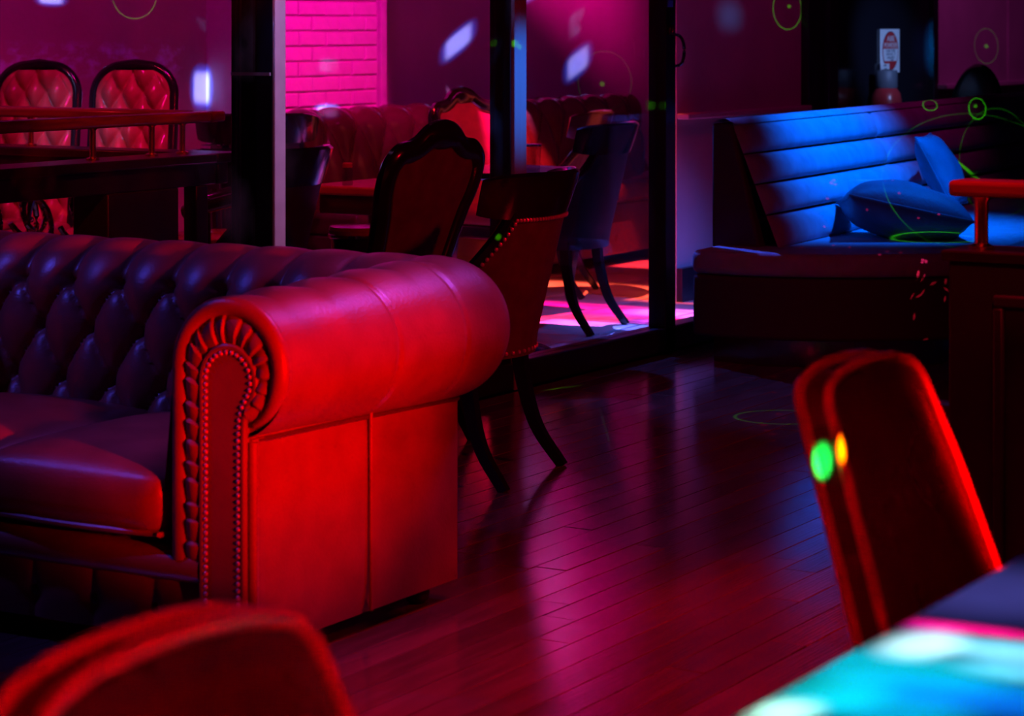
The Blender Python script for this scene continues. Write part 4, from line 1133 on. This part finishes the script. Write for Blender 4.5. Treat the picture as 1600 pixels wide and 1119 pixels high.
st = thing('drum_stool', 'glossy black drum stool with chrome rim behind the sofa back', 'stool', (-4.95, 7.19, 0))
MB().lathe([(.10, 0), (.115, .02), (.10, .10), (.095, .45), (.105, .56), (.10, .575)], 28).build('drum', 'black_gloss', st)
MB().lathe([(.10, .575), (.112, .578), (.115, .59), (.108, .602), (.02, .606)], 28).build('seat_pad', 'red_leather', st)
MB().lathe([(.109, .56), (.116, .565), (.116, .575), (.109, .58)], 28).build('rim', 'chrome', st)

jar = thing('glass_jar', 'small clear glass jar with a red lid on the red-lit table', 'jar', (-5.40, 7.76, .70))
MB().lathe([(.018, 0), (.021, .004), (.021, .058), (.017, .068), (.017, .072)], 18).build('body', 'crystal', jar)
MB().lathe([(.019, .070), (.019, .085), (.016, .088)], 18).build('lid', 'red_cloth', jar)

tu = thing('cut_glass_tumbler', 'cut glass tumbler standing on the dark table behind the curved crest rail', 'glass', (-4.93, 8.37, .74))
mb = MB(); n_ = 20
mb.grid(lambda i, j: ((.036 + .004 * (j % 2)) * (0.82 + .18 * i / 6) * math.cos(2 * PI * j / n_), (.036 + .004 * (j % 2)) * (.82 + .18 * i / 6) * math.sin(2 * PI * j / n_), .10 * i / 6), 7, n_, cv=True)
mb.f.append(tuple(range(n_)))
mb.build('bowl', 'crystal', tu, smooth=False)
MB().lathe([(.039, .098), (.041, .101), (.041, .105), (.038, .107)], 20).build('rim', 'chrome', tu)

ash = thing('glass_ashtray', 'glittering faceted glass ashtray on the far table by the handrail', 'ashtray', (-6.26, 8.03, .80))
mb = MB(); n_ = 16
pr = [(.050, 0), (.060, .012), (.056, .024), (.040, .024), (.036, .010)]
mb.grid(lambda i, j: (pr[i][0] * (1 + .06 * (j % 2)) * math.cos(2 * PI * j / n_), pr[i][0] * (1 + .06 * (j % 2)) * math.sin(2 * PI * j / n_), pr[i][1]), 5, n_, cv=True)
mb.f.append(tuple(range(n_))); mb.f.append(tuple(4 * n_ + i for i in range(n_)))
mb.build('bowl', 'chrome', ash, smooth=False)

# curled metal table legs seen under the counter
cl = thing('scroll_leg_table', 'table with curled metal legs seen under the black counter', 'table', (-6.16, 6.78, 0))
MB().box(-.24, .24, -.26, .26, .775, .80).build('table_top', 'black_gloss', cl, bevel=.006)
for dx, dy, rr in ((.14, -.12, .13), (.14, .14, .12), (-.12, -.10, .12), (-.12, .15, .11)):
    P = [(dx + .02 * math.sin(i * .2), dy + rr * (1 - i / 60) * math.cos(R(200) + i * .17), .62 + rr * (1 - i / 60) * math.sin(R(200) + i * .17)) for i in range(44)]
    MB().tube(P, .011, 8).build('scroll', 'chrome', cl)
    MB().tube(spline([(dx, dy * .6, .78), (dx, dy * 1.25, .60), (dx, dy * .9, .3), (dx * 1.2, dy * 1.4, 0)], 8), .012, 8).build('leg', 'chrome', cl)

# armchair seen between handrail and column
ac = thing('tub_armchair', 'black wooden tub chair with red leather seat left of the black column', 'armchair', (-5.90, 7.62, 0), 35)
mb = MB()
mb.grid(lambda i, j: ((.27 + .02 * (j % 2)) * math.cos(lerp(-R(115), R(115), i / 24)), .27 * math.sin(lerp(-R(115), R(115), i / 24)), (.60, .66)[j] ), 25, 2)
P = [(.27 * math.cos(lerp(-R(120), R(120), i / 30)), .27 * math.sin(lerp(-R(120), R(120), i / 30)), .64 + .07 * math.cos(lerp(-R(120), R(120), i / 30))) for i in range(31)]
MB().tube(P, .026, 10).build('back_rail', 'ebony', ac)
for g in (-100, -60, -20, 20, 60, 100):
    MB().tube([(.24 * math.cos(R(g)), .24 * math.sin(R(g)), .44), (.27 * math.cos(R(g)), .27 * math.sin(R(g)), .66)], .012, 8).build('spindle', 'ebony', ac)
weld(puff_box(-.24, .22, -.23, .23, .40, .48, .035, .03).build('seat', 'red_leather', ac))
MB().lathe([(.22, .36), (.235, .37), (.235, .40), (.22, .405)], 30).build('seat_rail', 'ebony', ac)
for a, b in ((-.17, -.16), (-.17, .16), (.16, -.15), (.16, .15)):
    MB().tube([(a, b, .37), (a * 1.15, b * 1.15, 0)], [.02, .013], 8).build('leg', 'ebony', ac)

# ================================================================== foreground chairs and table
def fg_chair(label, loc, rot):
    # local: faces +x, back rakes towards -x
    t = thing('dining_chair', label, 'chair', loc, rot, 'leather dining chairs at the near table')
    W2, TOP = .172, .862
    half = [(W2 + .045, .44), (W2 + .034, .56), (W2 + .016, .70), (W2 - .004, .800)]
    half += [(W2 - .05 + .044 * math.cos(g), .806 + .044 * math.sin(g)) for g in (R(15), R(30), R(45), R(60), R(75))]
    half += [(.09, .858), (.04, .8615), (.0, TOP)]
    out = half + [(-a, b) for a, b in reversed(half[:-1])]
    rk = lambda z: -.30 * (z - .44) - .10 * max(0, z - .44) ** 2
    Y = lambda a, b, d: (rk(b) + d, a, b)
    body = MB().prism(out, Y, -.022, .022).build('back_slab', 'fg_leather', t, bevel=.012, seg=3)
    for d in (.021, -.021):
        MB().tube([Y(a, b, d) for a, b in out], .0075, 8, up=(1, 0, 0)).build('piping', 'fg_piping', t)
    mb = MB()
    mb.grid(lambda i, j: (rk(lerp(out[j][1], .64, i / 8)) + .020 + .022 * (1 - (1 - i / 8) ** 2.2), lerp(out[j][0] * .95, 0, i / 8), lerp(lerp(.64, out[j][1], .96), .64, i / 8)), 9, len(out), cv=True)
    mb.build('front_pad', 'fg_leather', t, angle=180)
    weld(puff_box(-.04, .42, -.235, .235, .39, .475, .025, .03).build('seat', 'fg_leather', t))
    for sg in (-1, 1):
        MB().tube([(-.02, sg * .20, .41), (-.05, sg * .205, .2), (-.10, sg * .21, 0)], [.022, .019, .015], 10).build('leg', 'ebony', t)
        MB().tube([(.36, sg * .20, .40), (.365, sg * .205, .2), (.37, sg * .21, 0)], [.022, .019, .015], 10).build('leg', 'ebony', t)
    return t
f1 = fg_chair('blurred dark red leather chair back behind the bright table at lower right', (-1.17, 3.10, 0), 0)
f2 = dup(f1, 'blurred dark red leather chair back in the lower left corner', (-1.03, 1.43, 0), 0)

tbl = thing('dining_table', 'blurred pale tabletop glowing cyan and blue in the lower right corner', 'table', (-.22, 2.3, 0))
MB().box(-.66, .66, -1.2, .55, .715, .75).build('table_top', 'table_top', tbl, bevel=.008)
MB().box(-.22, .50, -1.0, .42, .64, .715).build('apron', 'black_frame', tbl, bevel=.004)
for a, b in ((-.16, -.94), (.44, -.94), (-.16, .36), (.44, .36)):
    MB().box(a - .03, a + .03, b - .03, b + .03, 0, .64).build('leg', 'black_frame', tbl, bevel=.004)
